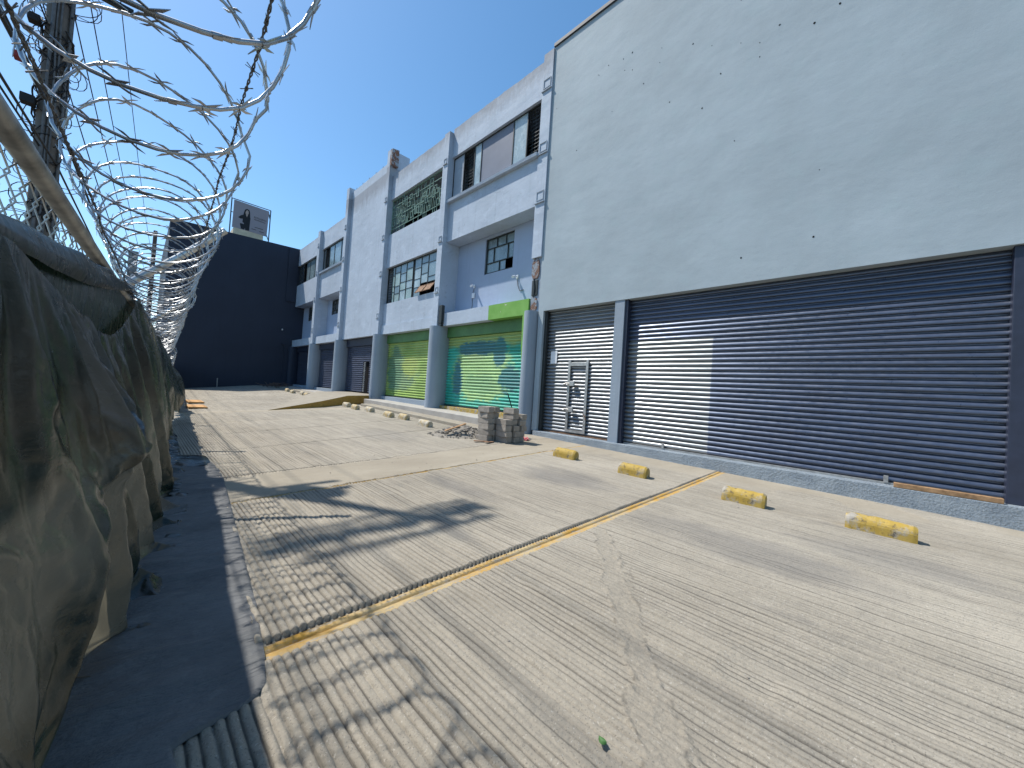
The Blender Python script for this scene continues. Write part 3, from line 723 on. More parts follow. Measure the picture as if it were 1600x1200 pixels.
for a in (14.12, 14.78):                       # two hopper lights tilted out
    mb = MB(); vs = [(X - .03, a, 5.95), (X - .03, a + .6, 5.95), (X - .26, a + .6, 5.60), (X - .26, a, 5.60)]
    mb.add(vs + [(v[0] + .012, v[1], v[2] - .012) for v in vs], [(0, 1, 2, 3), (7, 6, 5, 4), (0, 4, 5, 1), (1, 5, 6, 2), (2, 6, 7, 3), (3, 7, 4, 0)])
    mb.tube([vs[0], vs[1], vs[2], vs[3], vs[0]], .016, 5); mb.build('tilted_sash', 'rusty', wo)
# small recess windows
def small_window(y0, y1, z0, z1, X=9.56, dark=False):
    f = MB(); t = .03; f.box(X - .025, X + .025, y0, y1, z0, z0 + t); f.box(X - .025, X + .025, y0, y1, z1 - t, z1)
    for y in (y0 + t / 2, y1 - t / 2): f.box(X - .024, X + .024, y - t / 2, y + t / 2, z0 + t, z1 - t)
    h_ = z1 - z0; w_ = y1 - y0
    for fz in (.30, .72): f.box(X - .02, X + .02, y0 + t, y1 - t, z0 + fz * h_ - .012, z0 + fz * h_ + .012)
    for (fy, a, b) in ((.22, .30, .72), (.5, 0, .30), (.72, .30, .72), (.62, .72, 1), (.3, .72, 1)): f.box(X - .018, X + .018, y0 + fy * w_ - .012, y0 + fy * w_ + .012, z0 + a * h_ + .02, z0 + b * h_ - .02)
    wo = f.build('window', 'frame_dark', ob)
    p = MB(); p.prism([(y0 + t, z1 - t), (y0 + t, z0 + .3 * h_), (y0 + .3 * w_, z0 + .3 * h_), (y0 + .3 * w_, z0 + t), (y1 - t, z0 + t), (y1 - t, z1 - t)], 'x', X + .026, X + .034)
    p.build('pane', 'glass_dark' if dark else 'glass', wo)
small_window(9.87, 11.43, 5.96, 7.34); small_window(26.52, 28.03, 6.02, 7.03, dark=True); small_window(31.92, 33.18, 6.02, 7.08, dark=True)
# burnt electrical box beside the column
m = MB(); m.box(8.66, 8.80, 12.98, 13.18, 4.0, 4.75, .01); m.box(8.67, 8.8, 13.0, 13.16, 3.9, 3.99); m.build('switch_box', 'frame_dark', ob)
m = MB(); m.prism([(8.60, 12.7), (9.0, 12.7), (9.0, 13.62), (8.62, 13.56)], 'y', 18.42, 18.615); m.build('chimney_stub', 'brick', ob)
# starter bars along the raised parapet
m = MB()
for yy in np.linspace(19.2, 23.6, 6): m.tube([(8.94, yy, 13.18), (8.94, yy + .03, 13.36 + .05 * math.sin(yy * 7))], .016, 5)
m.build('starter_bars', 'rusty', ob)

# entrance steps and platform
st = thing('entrance_steps', 'two low grey concrete steps running along the foot of the graffiti shutters', 'steps', (8, 13, 0))
def step_run(y0, y1, x0, x1, zf, n, mat, par, name):
    m = MB(); vs = []
    for i in range(n + 1):
        y = y0 + (y1 - y0) * i / n; z = zf(y); k = .02 * nz(y * 1.4, x0)
        vs += [(x0 + k, y, -.3), (x0 + k, y, z - .02), (x0 + k + .02, y, z), (x1, y, z), (x1, y, -.3)]
    m.add(vs, [(i * 5 + j, i * 5 + j + 1, i * 5 + 6 + j, i * 5 + 5 + j) for i in range(n) for j in range(4)]); m.add(vs[:5], [(4, 3, 2, 1, 0)]); m.add(vs[-5:], [(0, 1, 2, 3, 4)])
    return m.build(name, mat, par)
step_run(8.6, 18.2, 7.98, 9.3, lambda y: .455 + .013 * (y - 10), 24, 'step', st, 'upper_step')
step_run(8.6, 17.2, 7.42, 7.979, lambda y: gz(7.5, y) + .115, 24, 'concrete', st, 'lower_step')
st2 = thing('entrance_steps', 'two low concrete steps below the navy shutters at the far end', 'steps', (8, 28, 0))
step_run(23.6, 34.2, 7.98, 9.3, lambda y: .50 + .015 * (y - 20), 24, 'step', st2, 'upper_step')
step_run(24.2, 33.5, 7.45, 7.979, lambda y: gz(7.5, y) + .12, 24, 'concrete', st2, 'lower_step')
# ramp
rp = thing('concrete_ramp', 'concrete ramp with dirty yellow side rising to the half open navy shutter', 'ramp', (6, 19, 0))
near = [(3.50, 16.04), (5.55, 16.68), (7.0, 17.70), (8.42, 18.78)]; far = [(4.6, 19.0), (6.0, 21.0), (7.1, 22.4), (8.42, 23.4)]; zt = [gz(3.5, 16) + .012, .47, .70, .71]
m = MB(); vs = []
for (p, q, z) in zip(near, far, zt): vs += [(p[0], p[1] + .02, z), (q[0], q[1], z)]
m.add(vs, [(0, 2, 3, 1), (2, 4, 5, 3), (4, 6, 7, 5)])
m.add([(8.42, 18.8, .71), (9.19, 18.8, .75), (9.19, 23.7, .75), (8.42, 23.7, .71)], [(0, 1, 2, 3)])
m.build('ramp_deck', 'concrete', rp)
m = MB()
for pts in (near, far):
    vs = []; n = 0
    for (p, p2, z, z2) in zip(pts, pts[1:], zt, zt[1:]):
        for i in range(8):
            t = i / 8; vs.append((p[0] + (p2[0] - p[0]) * t, p[1] + (p2[1] - p[1]) * t, z + (z2 - z) * t))
    vs.append((*pts[-1], zt[-1])); vs.append((9.19, pts[-1][1], .75))
    k = len(vs)
    full = vs + [(a, b, -.1) for a, b, c in vs]; m.add(full, [(i, i + 1, k + i + 1, k + i) for i in range(k - 1)])
m.build('ramp_side', 'yellow_dirty', rp)

# ------------------------------------------------------------------ end wall, billboard
ew = thing('end_building', 'dark navy painted blank building closing the far end of the yard', 'building', (5, 34.5, 0))
m = MB(); m.prism([(.98, -.6), (16, -.6), (16, 12.3), (8.95, 11.98), (.98, 11.62)], 'y', 34.5, 48)
m.build('wall', 'navy', ew)
m = MB(); m.box(8.10, 8.8, 34.40, 34.5, 7.55, 11.85); m.build('wall_strip', 'navy', ew)
m = MB(); m.box(8.25, 8.8, 34.38, 34.5, .4, 4.1); m.box(8.05, 8.8, 34.36, 34.5, 4.0, 4.12); m.build('pier', 'navy', ew)
def cctv(loc, label, d=(-1, -.3), mat='white'):
    x, y, z = loc; t = thing('security_camera', label, 'security camera', loc)
    m = MB(); m.tube([(x, y, z + .12), (x + d[0] * .1, y + d[1] * .1, z + .12)], .02, 8); m.box(x - .03, x, y - .05, y + .05, z + .05, z + .19, .006); m.build('bracket', mat, t)
    m = MB(); a = Vector((x + d[0] * .10, y + d[1] * .10, z + .11)); b = a + Vector((d[0] * .17, d[1] * .17 - .06, -.07)); m.tube([a, a.lerp(b, .1), b], [.035, .045, .045], 10); m.build('camera_body', mat, t)
    return t
c1 = cctv((9.49, 12.0, 5.45), 'white security camera with junction box left of the recessed window', (-1, -.2))
m = MB(); m.box(9.43, 9.49, 11.92, 12.06, 5.08, 5.28, .008); m.build('junction_box', 'white', c1)
m = MB(); m.tube([(9.48, 12.0, 5.45), (9.48, 12.1, 5.2), (9.485, 12.05, 4.8), (9.485, 12.12, 4.42)], .01, 5); m.build('cable', 'grey_cable', c1)
c2 = cctv((9.49, 9.54, 5.42), 'white security camera with hanging cable right of the recessed window', (-1, .2))
m = MB(); m.tube([(9.48, 9.54, 5.42), (9.47, 9.48, 5.2), (9.48, 9.38, 5.0), (9.485, 9.2, 5.02)], .012, 5); m.build('cable', 'grey_cable', c2)
cctv((8.05, 34.49, 5.1), 'tiny white security camera on the dark navy end wall', (-.3, -1))
bb = thing('billboard', 'roof billboard showing a dark haired woman beside dark lettering', 'billboard', (7, 45, 11.7))
m = MB(); m.prism([(5.6, 15.55), (8.45, 15.55), (8.52, 18.15), (5.62, 18.2)], 'y', 45, 45.12); m.build('print_panel', 'poster', bb)
m = MB(); m.box(5.7, 8.15, 44.9, 46.5, 11.7, 15.5, .02); m.build('base_cladding', 'cream', bb)
m = MB()
for x in (5.45, 8.68): m.tube([(x, 45.2, 11.7), (x, 45.2, 18.35)], .05, 6)
m.tube([(5.45, 45.2, 18.35), (8.68, 45.2, 18.35)], .04, 6); m.tube([(5.45, 45.2, 17), (5.62, 45.1, 17)], .04, 5); m.tube([(8.68, 45.2, 15.2), (8.45, 45.1, 15.7)], .04, 5); m.tube([(8.68, 45.2, 17.4), (8.5, 45.1, 18)], .05, 5)
m.build('support_frame', 'frame_dark', bb)
def V2(pts, y, mat, name):
    m = MB(); m.prism(pts, 'y', y - .012, y); return m.build(name, mat, bb)
body = [(6.02, 16.62), (6.2, 16.85), (6.42, 17.02), (6.45, 17.3), (6.52, 17.55), (6.68, 17.68), (6.86, 17.62), (6.93, 17.4), (6.95, 17.1), (7.0, 16.8), (6.98, 16.2), (6.97, 15.6), (6.66, 15.57), (6.62, 15.75), (6.55, 15.58), (6.3, 15.6), (6.2, 16.0), (6.22, 16.12), (6.5, 16.1), (6.5, 16.2), (6.38, 16.28), (6.4, 16.6), (6.2, 16.55)]
V2(body, 44.998, 'ink', 'printed_figure')
V2([(6.56, 17.2), (6.66, 17.08), (6.77, 17.12), (6.83, 17.3), (6.8, 17.48), (6.7, 17.56), (6.6, 17.46)], 44.985, 'skin_print', 'printed_face')
V2([(6.6, 17.1), (6.7, 16.85), (6.78, 17.1)], 44.9849, 'skin_print', 'printed_neck')
def lettering(txt, x, z, size, y=44.995):
    c = bpy.data.curves.new('lettering', 'FONT'); c.body = txt; c.size = size; c.extrude = .004
    o = bpy.data.objects.new('lettering', c); COL.objects.link(o); c.materials.append(M['ink'])
    me = bpy.data.meshes.new_from_object(o.evaluated_get(bpy.context.evaluated_depsgraph_get())); bpy.data.objects.remove(o)
    o = bpy.data.objects.new('lettering', me); COL.objects.link(o)
    o.parent = bb; o.location = (x - 7, y - 45, z - 11.7); o.rotation_euler = (R(90), R(2), 0); return o
lettering('ESTILISMO', 7.27, 17.02, .23); lettering('PROFESIONAL', 7.3, 16.82, .155)
m = MB()
for (a, b, z, h_) in ((7.4, 8.1, 16.1, .045), (7.15, 7.55, 15.86, .04), (7.8, 8.2, 15.8, .045)): m.box(a, b, 44.985, 44.999, z, z + h_)
m.build('fine_print', 'ink', bb)
tw = thing('concrete_tower', 'distant grey concrete tower seen through the razor wire', 'tower', (-1.0, 60, -.75))
m = MB(); m.box(-1.45, -.7, 60, 61, -.75, 14.2); m.build('shaft', 'tower', tw)
m = MB(); m.box(-1.5, -.65, 59.95, 61.05, 14.2, 14.4); m.build('cap', 'tower', tw)

# ------------------------------------------------------------------ parking stops
def stop_mb(L=.56, w=.20, h=.185, chip=0., seed=0):
    m = MB(); n = 16; pr = [(-w / 2 * 1.04, 0), (-w / 2, h * .55)] + [(-w / 2 * math.cos(math.pi * i / 10) * .97, h * .55 + h * .45 * math.sin(math.pi * i / 10)) for i in range(1, 10)] + [(w / 2, h * .55), (w / 2 * 1.04, 0)]
    k = len(pr); vs = []
    for i in range(n + 1):
        t = i / n; y = (t - .5) * L; e = min(t, 1 - t) * L; sc = 1 - .10 * max(0, 1 - e / .03) ** 2
        for (x, z) in pr:
            j = 1 + chip * nz(y * 14, x * 15 + seed, z * 15)
            vs.append((x * sc * j, y, z * sc * (1 + chip * 1.4 * nz(y * 11 + seed, x * 9, 3)) if z > 0 else -.03))
    m.add(vs, [(i * k + j, i * k + j + 1, (i + 1) * k + j + 1, (i + 1) * k + j) for i in range(n) for j in range(k - 1)], False)
    m.add(vs[:k], [tuple(range(k))]); m.add(vs[-k:], [tuple(range(k))[::-1]])
    return m
STOPS = [(6.43, .0, .0, .62, 'yellow', 'worn yellow parking stop with a black scuff, nearest one to the camera'),
         (6.36, 1.42, .04, .54, 'yellow', 'chipped yellow parking stop just on the near side of the yellow floor strip'),
         (6.48, 3.20, .05, .52, 'yellow', 'yellow parking stop in front of the unpainted silver patch'),
         (6.60, 4.82, .05, .54, 'yellow', 'yellow parking stop in front of the narrow silver shutter'),
         (6.42, 8.55, .25, .40, 'yellow_old', 'half buried parking stop behind the rubble heap'),
         (6.42, 10.1, .0, .55, 'yellow_old', 'faded parking stop nearest to the rubble heap'),
         (6.66, 11.86, .02, .5, 'yellow_old', 'faded parking stop second from the rubble heap towards the ramp'),
         (6.50, 12.66, .02, .5, 'yellow_old', 'faded parking stop third from the rubble heap, in line with the green shutter'),
         (6.62, 14.50, .0, .5, 'yellow_old', 'faded parking stop fourth from the rubble heap'),
         (6.46, 15.50, -.03, .5, 'yellow_old', 'faded parking stop second from the concrete ramp'),
         (6.52, 16.55, .1, .42, 'yellow_old', 'faded parking stop touching the yellow side of the ramp'),
         (7.10, 22.1, .0, .5, 'yellow_old', 'pale parking stop just behind the ramp, first of the far row'),
         (6.80, 23.0, .0, .5, 'yellow_old', 'pale parking stop second beyond the ramp'),
         (6.93, 24.2, .0, .5, 'yellow_old', 'pale parking stop third beyond the ramp'),
         (6.78, 25.6, .0, .5, 'yellow_old', 'pale parking stop fourth beyond the ramp'),
         (6.90, 27.2, .0, .5, 'yellow_old', 'pale parking stop farthest away beside the debris at the navy wall')]
for i, (x, y, rz, L, mt, lab) in enumerate(STOPS):
    o = stop_mb(L, (.20 + .01 * (i % 3)), .205 if i != 4 else .15, .06 if i in (0, 1) else .025, i * 3.1).build('parking_stop', mt)
    o.location = (x, y, gz(x, y) - .004); o.rotation_euler = (R(1.1), 0, rz)
    tag(o, lab, 'parking stop', 'parking stops in a row along the shutters')

# ------------------------------------------------------------------ block stacks, rubble
def block_mesh(seed):
    m = MB(); bm = bmesh.new(); bmesh.ops.create_cube(bm, size=1)
    bmesh.ops.subdivide_edges(bm, edges=list(bm.edges), cuts=4, use_grid_fill=True)
    for v in bm.verts:
        q = Vector((v.co.x * .20, v.co.y * .40, v.co.z * .145)); e = sum(abs(abs(c) - .5) < 1e-4 for c in v.co)
        if e >= 2: q *= (1 - .022 * (e - 1) * (1 + nz(q.x * 20 + seed, q.y * 20, q.z * 20)))
        q += Vector((nz(q.y * 9, q.z * 9, seed), nz(q.x * 9, q.z * 9, seed + 5), nz(q.x * 9, q.y * 9, seed + 9))) * .007
        v.co = q
    m.bm(bm); o = m.build('cement_block', 'block'); me = o.data; bpy.data.objects.remove(o); return me
BM = [block_mesh(i * 4.7) for i in range(6)]
ORD = ['bottom', 'second', 'third', 'fourth', 'fifth', 'sixth']
rb = random.Random(11)
def block(x, y, z, rz, lab, tilt=0.):
    o = bpy.data.objects.new('cement_block', rb.choice(BM)); COL.objects.link(o)
    o.location = (x, y, z); o.rotation_euler = (tilt, rb.uniform(-.02, .02), rz); tag(o, lab, 'cement block', 'cement blocks stacked by the column')
zg = gz(6.6, 7)
for c, xx in enumerate((6.46, 6.68)):
    for k in range(6):
        block(xx + rb.uniform(-.025, .025), 7.34 + rb.uniform(-.035, .035), zg + .074 + .147 * k, rb.uniform(-.10, .10),
              '%s course block, %s of the tall left stack of grey blocks' % (ORD[k], ('outer face', 'inner side')[c]))
for c, (xx, n) in enumerate(((6.72, 4), (6.95, 6), (7.18, 5))):
    for k in range(n):
        block(xx + rb.uniform(-.025, .025), 6.90 + rb.uniform(-.035, .035) - .02 * c, zg + .074 + .147 * k, rb.uniform(-.13, .13),
              '%s block in the %s column of the lower right stack' % (ORD[k], ('left', 'middle', 'right')[c]), rb.uniform(-.04, .04) if k > 3 else 0)
block(7.75, 7.45, gz(7.7, 7.4) + .074, .3, 'single grey block on the ground between stack and column')
block(7.73, 7.43, gz(7.7, 7.4) + .221, .15, 'grey block resting on a single block beside the column')
block(7.78, 7.46, gz(7.7, 7.4) + .368, .25, 'topmost block of the small pile touching the column')
m = MB(); bm = bmesh.new()
m.grid(lambda a, b: (lambda r, t: (6.55 + 1.0 * r * math.cos(t), 8.35 + .75 * r * math.sin(t), gz(6.5, 8.3) - .02 + .27 * (1 - r) ** 1.1 * (1 + .5 * nz(r * 5 * math.cos(t), r * 5 * math.sin(t), 2)) + .02 * (1 - r)))(a, b * 2 * math.pi), 14, 36)
heap = m.build('rubble_heap', 'soil'); tag(heap, 'low heap of broken cement rubble beside the stacked blocks', 'rubble')
m = MB()
for i in range(330):
    t = rb.uniform(0, 6.28); r = rb.random() ** .6 * 1.05; x = 6.55 + 1.0 * r * math.cos(t); y = 8.35 + .78 * r * math.sin(t)
    z = gz(6.5, 8.3) + .25 * max(0, 1 - r) ** 1.1; s = rb.uniform(.012, .05) * (1.2 if r < .7 else .7)
    bm = bmesh.new(); bmesh.ops.create_icosphere(bm, subdivisions=1, radius=s)
    for v in bm.verts: v.co = Vector((v.co.x * rb.uniform(.6, 1.4), v.co.y * rb.uniform(.6, 1.3), v.co.z * rb.uniform(.4, .9)))
    m.bm(bm, Matrix.Translation((x, y, z + s * .3)) @ Matrix.Rotation(rb.uniform(0, 6), 4, 'Z'))
kind(m.build('broken_chips', 'rubble', heap), 'stuff')
m = MB(); m.box(-.30, .30, -.05, .05, -.012, .012, .004); o = m.build('wood_slat', 'wood'); o.location = (6.05, 8.05, .33); o.rotation_euler = (.1, -.35, -.35); tag(o, 'short pale wood slat lying across the rubble heap', 'plank')
for (x, y, rz, lab) in ((6.28, 6.93, .3, 'thin dark board fragment lying at the foot of the tall block stack'), (6.15, 7.1, -.2, 'splintered thin board lying left of the tall block stack')):
    m = MB(); m.prism([(-.2, -.04), (.16, -.05), (.22, .02), (-.18, .05)], 'z', -.008, .008); o = m.build('board_fragment', 'rusty'); o.location = (x, y, gz(x, y) + .03); o.rotation_euler = (.08, .06, rz); tag(o, lab, 'board')
rod = thing('steel_rod', 'thin dark rod leaning on the right block stack with orange lower half', 'rod', (7.55, 7.05, .06))
p0 = Vector((7.55, 7.05, .07)); p1 = Vector((7.22, 7.35, 1.32)); pm = p0.lerp(p1, .45)
m = MB(); m.tube([pm, p1], .014, 7); m.build('upper_bar', 'cable', rod)
m = MB(); m.tube([p0, pm], .019, 7); m.build('lower_bar', 'orange', rod)
m = MB(); m.grid(lambda a, b: (7.62 + .16 * (a - .5) + .04 * nz(a * 5, b * 5), 6.95 + .22 * (b - .5) + .04 * nz(a * 5, b * 5, 4), .075 + .07 * abs(nz(a * 4, b * 4, 8)) * 2 * (1 - abs(2 * a - 1) ** 3) + .004), 12, 12)
tag(m.build('rag', 'rag', None, (7.62, 6.95, .06)), 'crumpled pink rag on the ground by the block stack', 'rag')
# plywood boards far left, debris at end wall
for (x, y, wx, wy, lab) in ((1.62, 17.9, .42, 1.3, 'orange plywood board lying nearer the tarp'), (1.80, 20.6, .40, 1.5, 'orange plywood board lying farther along the yard by the tarp')):
    m = MB(); m.box(-wx / 1.6, wx / 1.6, -wy / 2, wy / 2, 0, .05, .006); o = m.build('plywood_board', 'ply'); o.location = (x, y, gz(x, y) + .03); tag(o, lab, 'board')
br = MB()
for i in range(26):
    a = Vector((6.6 + rb.random() * 1.6, 31.8 + rb.uniform(-.7, .9), gz(7, 32) + .02 + rb.random() * .15)); d = Vector((rb.uniform(-.9, .9), rb.uniform(-.5, .5), rb.uniform(-.02, .30)))
    br.tube([a, a + d * .5 + Vector((0, 0, rb.uniform(0, .1))), a + d], [.03, .025, .012], 5)
tag(br.build('brush_pile', 'pole_far', None, (7.4, 31.8, .5)), 'dark pile of dry branches at the foot of the navy wall', 'branches')
m = MB(); m.tube([(4.15, 34.2, .2), (4.14, 34.2, 1.0)], .03, 6); tag(m.build('stub_pipe', 'galv', None, (4.15, 34.2, .2)), 'thin upright stub pipe in front of the navy end wall', 'pipe')
lf = MB(); lf.grid(lambda a, b: (1.36 + .028 * (a - .5) * (1 - abs(2 * b - 1) ** 2 * .9), .735 + .034 * (b - .5), .022 + .012 * a * (1 - a) * 4), 5, 8)
tag(lf.build('leaf', 'leaf', None, (1.36, .73, 0)), 'single green leaf on the ribbed concrete beside the mortar trail', 'leaf')
pb = MB()
for i in range(420):
    x = rb.uniform(.6, 8.0); y = rb.uniform(-.8, 9); s = rb.uniform(.002, .007) * (1 + (rb.random() < .06))
    bm = bmesh.new(); bmesh.ops.create_icosphere(bm, subdivisions=1, radius=s); pb.bm(bm, Matrix.Translation((x, y, gz(x, y) + .008)) @ Matrix.Diagonal((1, 1.3, .7, 1)))
kind(tag(pb.build('grit', 'rubble'), 'scattered grit and crumbs over the ribbed concrete', 'grit'), 'stuff')

# ------------------------------------------------------------------ fence, tarps
def fx(y): return .06 * y - .45
fe = thing('wire_fence', 'galvanised pipe and chain link fence behind the dark tarp with slanted outriggers', 'fence', (0, 5, 0))
m = MB(); m.tube([(fx(y), y, 2.06 + .012 * math.sin(y)) for y in np.linspace(-3, 34, 60)], .036, 12); m.build('top_rail', 'pipe_dirty', fe)
for y in (-2.3, 1.55, 5.5, 9.4, 13.3, 17.2, 21.1, 25, 29):
    m = MB(); m.tube([(fx(y) - .06, y, -.7), (fx(y) - .06, y, 2.2)], .035, 10); m.build('post', 'galv', fe)
    if 5 < y < 14:
        m = MB(); e = .74 if y < 6 else .44 if y < 10 else .34; m.tube([(fx(y), y, 2.2), (fx(y) + e * .5, y - .02, 2.2 + e * .52), (fx(y) + e, y - .05, 2.2 + e * 1.08)], .036, 12); m.build('outrigger', 'galv', fe)
def chain(y0, y1, z0, z1):
    m = MB(); s = .085; n = int((y1 - y0) / s)
    for i in range(n):
        pts = []; k = int((z1 - z0) / .07)
        for j in range(k + 1):
            sgn = 1 if (j + i) % 2 else -1; y = y0 + (i + .5) * s + sgn * s * .52
            pts.append((fx(y) - .03 + .006 * sgn, y, z0 + (z1 - z0) * j / k))
        m.tube(pts, .0034, 5, False)
    return m.build('chain_link', 'galv', fe)
chain(.6, 5.4, 1.55, 2.06)
BX = [(0.2, -.62), (1.0, -.48), (1.6, -.32), (1.98, -.17), (2.23, -.05), (2.68, .07), (3.11, .13), (4, .22), (5.0, .32), (5.94, .40), (8, .45), (10, .52), (13, .75), (17.6, 1.15), (19, 1.2)]
ZT = [(0.2, 1.84), (1.2, 1.75), (1.67, 1.69), (2.43, 1.61), (3.3, 1.55), (3.9, 1.57), (4.4, 1.66), (5.2, 1.90), (5.7, 2.10), (7, 2.10), (10.5, 2.05)]
YE = [(0., 1.35), (.45, 1.6), (.75, 1.85), (.95, 2.1), (1.1, 2.55), (1.4, 3.0), (2.2, 3.5)]
def rdg(u, v, w_): return (1 - min(1, 2.4 * abs(nz(u, v, w_)))) ** 2
def sst(v): v = min(1, max(0, v)); return v * v * (3 - 2 * v)
def tarp_pt(y, t):
    zt_ = lerp(ZT, y); z = .004 + (zt_ - .004) * t; xb = lerp(BX, y); xt = fx(y) + .07
    x = xt + (xb - xt) * (1 - t) ** .95
    ye = lerp(YE, z) + .06 * nz(z * 2.2, 3.3, 50)
    lobe = sst((ye - y) / .13 + .5)
    d_ = .19 * lobe * sst((z - .15) / .5) * (1 - .55 * sst((z - 1.1) / .5))          # big front fold lapping over the cloth behind it
    d_ += .05 * lobe * math.sin((y - ye) * 2.6 + z * 1.2)
    # tubular hanging folds farther along
    q = sst((y - ye) / .25); u = (y - .35 * (1 - t)) * 1.75 + .35 * nz(y * .9, t * .35, 33)
    k = 1 - abs(math.sin(math.pi * u)); am_ = .5 + 1.1 * abs(nz(math.floor(u + .5) * 1.37, .3, 36))
    d_ += .19 * q * (k ** 1.1 - .35) * am_ * (.35 + .65 * (1 - t) ** .6)
    # creases pulled out from the pinch under the front fold
    dy, dz = y - 2.15, z - .88; r = math.hypot(dy, dz); ph = math.atan2(dy, -dz)
    d_ += .05 * (1 - abs(math.sin(3.2 * ph + .6))) ** 2.5 * math.exp(-(r / .75) ** 2) * sst(r / .12) * (1 - lobe * .6)
    d_ -= .07 * math.exp(-(r / .14) ** 2)
    # folds fanning from the tie by the second post
    dy, dz = y - 4.9, zt_ + .1 - z; r = math.hypot(dy, dz); ph = math.atan2(dy, dz)
    d_ += .06 * (1 - abs(math.sin(5.5 * ph + .5 * nz(ph * 2, r * .4, 61)))) ** 3 * sst((r - .2) / .7) * math.exp(-(dy / 2.4) ** 2) * lobe
    # festoons below the sagging upper edge
    d_ += .05 * (1 - abs(math.sin((zt_ - z) * 5.2 + .5 * nz(y * .8, 2, 44)))) ** 3 * math.exp(-((y - 2.9) / 1.3) ** 2) * sst((z - .7) / .4)
    # stiff diagonal ridge
    s_ = (y - 1.25) * .61 + (z - 1.09); al = (y - 1.25) * .79 - (z - 1.09) * .61
    d_ += .035 * math.exp(-(s_ / .022) ** 2) * sst((al + .45) / .2) * sst((.45 - al) / .2)
    d_ += .05 * nz(y * .7, t * .8, 1) + .022 * nz(y * 2.1 + t, t * 1.4, 5) + (.35 + .65 * lobe) * (.014 * rdg(y * 2.4 + z * 3, z * 2 - y * 2.0, 19) + .010 * rdg(y * 4 - z * 5, z * 5 + y * 2, 23) + .005 * rdg(y * 9 + z * 3, z * 10 - y * 3, 27))
    hem = 1 - math.exp(-t / .06)
    x += d_ * hem * (1 - .9 * t ** 6) + .13 * math.exp(-t / .045)
    return (x, y + .02 * nz(y * 1.3, t * 2, 12), z + .016 * rdg(y * 1.7, t * 9, 3) * (1 - hem) + .02 * nz(y * 4, t, 3) * (t > .95))
def layer(y, t):
    """1 where the sheet hangs single, 0 where it lies doubled"""
    z = lerp(ZT, y) * t; ye = lerp(YE, z); n = nz(y * 1.6, z * 1.3, 80) * .6 + nz(y * 4, z * 3, 81) * .3 + nz(y * 9, z * 8, 82) * .15
    a = math.exp(-(((ye - y - .45) / .30) ** 2)) * sst((z - .5) / .3) * 1.0
    b = math.exp(-(((ye - y - 1.25) / .18) ** 2)) * sst((z - .9) / .2) * .7
    c = sst((y - ye - .15) / .3) * (.42 + .35 * math.sin(y * 5.2 + 1))
    return min(1, max(0, .14 + max(a, b, c) + n * .45))
tp = thing('tarpaulin', 'large creased dark tarpaulin draped over the near fence on the left', 'tarp', (0, 4, 0))
NU, NV = 360, 100
def relax_cloth(o, ny, nz_, grow, frames, floor=True):
    """let the sheet hang and buckle as cloth between its pinned top and toe, then keep the settled shape"""
    vg = o.vertex_groups.new(name='pin')
    top = [i * (nz_ + 1) + nz_ for i in range(ny + 1)] + [i * (nz_ + 1) for i in range(ny + 1)]
    vg.add(top, 1., 'REPLACE')
    soft = [i * (nz_ + 1) + j for i in (0, ny) for j in range(nz_ + 1)]
    vg.add(soft, 1., 'REPLACE')
    back = MB(); back.add([(fx(-1) - .02, -1, -.5), (fx(40) - .02, 40, -.5), (fx(40) - .02, 40, 3), (fx(-1) - .02, -1, 3)], [(0, 1, 2, 3)])
    cb = back.build('back', 'dark'); cb.modifiers.new('c', 'COLLISION'); cb.collision.thickness_outer = .01
    fl_ = MB(); fl_.add([(-4, -4, -.012), (4, -4, -.012), (4, 40, -.012), (-4, 40, -.012)], [(0, 1, 2, 3)])
    cf = fl_.build('floor_', 'dark'); cf.modifiers.new('c', 'COLLISION'); cf.collision.thickness_outer = .01
    md = o.modifiers.new('cloth', 'CLOTH'); cs = md.settings
    cs.quality = 5; cs.mass = .25; cs.tension_stiffness = 25; cs.compression_stiffness = 25; cs.shear_stiffness = 8; cs.bending_stiffness = .06
    cs.air_damping = 3.; cs.tension_damping = 10; cs.compression_damping = 10; cs.shear_damping = 8; cs.bending_damping = .6
    cs.vertex_group_mass = 'pin'; cs.pin_stiffness = 1.; cs.shrink_min = -grow; cs.shrink_max = -grow
    cs.effector_weights.gravity = .22; md.collision_settings.use_collision = True; md.collision_settings.distance_min = .006; md.collision_settings.use_self_collision = False
    scene.frame_start = 1; scene.frame_end = frames; md.point_cache.frame_start = 1; md.point_cache.frame_end = frames
    for f in range(1, frames + 1): scene.frame_set(f)
    ss = o.modifiers.new('smooth', 'SUBSURF'); ss.levels = 1; ss.render_levels = 1
    me = bpy.data.meshes.new_from_object(o.evaluated_get(bpy.context.evaluated_depsgraph_get()))
    o.modifiers.clear(); old = o.data; o.data = me; bpy.data.meshes.remove(old); me.name = 'drape'; o.vertex_groups.clear()
    for q in (cb, cf): bpy.data.objects.remove(q)
    for q in me.polygons: q.use_smooth = True
    scene.frame_set(1)
def with_layer(o, ny, nz_, yf):
    at = o.data.attributes.new('layer', 'FLOAT', 'POINT')
    at.data.foreach_set('value', np.array([layer(yf(i / ny), j / nz_) for i in range(ny + 1) for j in range(nz_ + 1)], dtype=np.float32))
yf_ = lambda a: .2 + 10.2 * a ** 1.3
m = MB(); m.grid(lambda a, b: tarp_pt(yf_(a), b), NU, NV); dr = m.build('drape', 'tarp', tp)
with_layer(dr, NU, NV, yf_); relax_cloth(dr, NU, NV, .075, 24)
RZ = [(0.2, 1.60), (1.75, 1.76), (2.5, 1.86), (3.3, 1.96), (4.4, 2.07), (5.6, 2.15)]
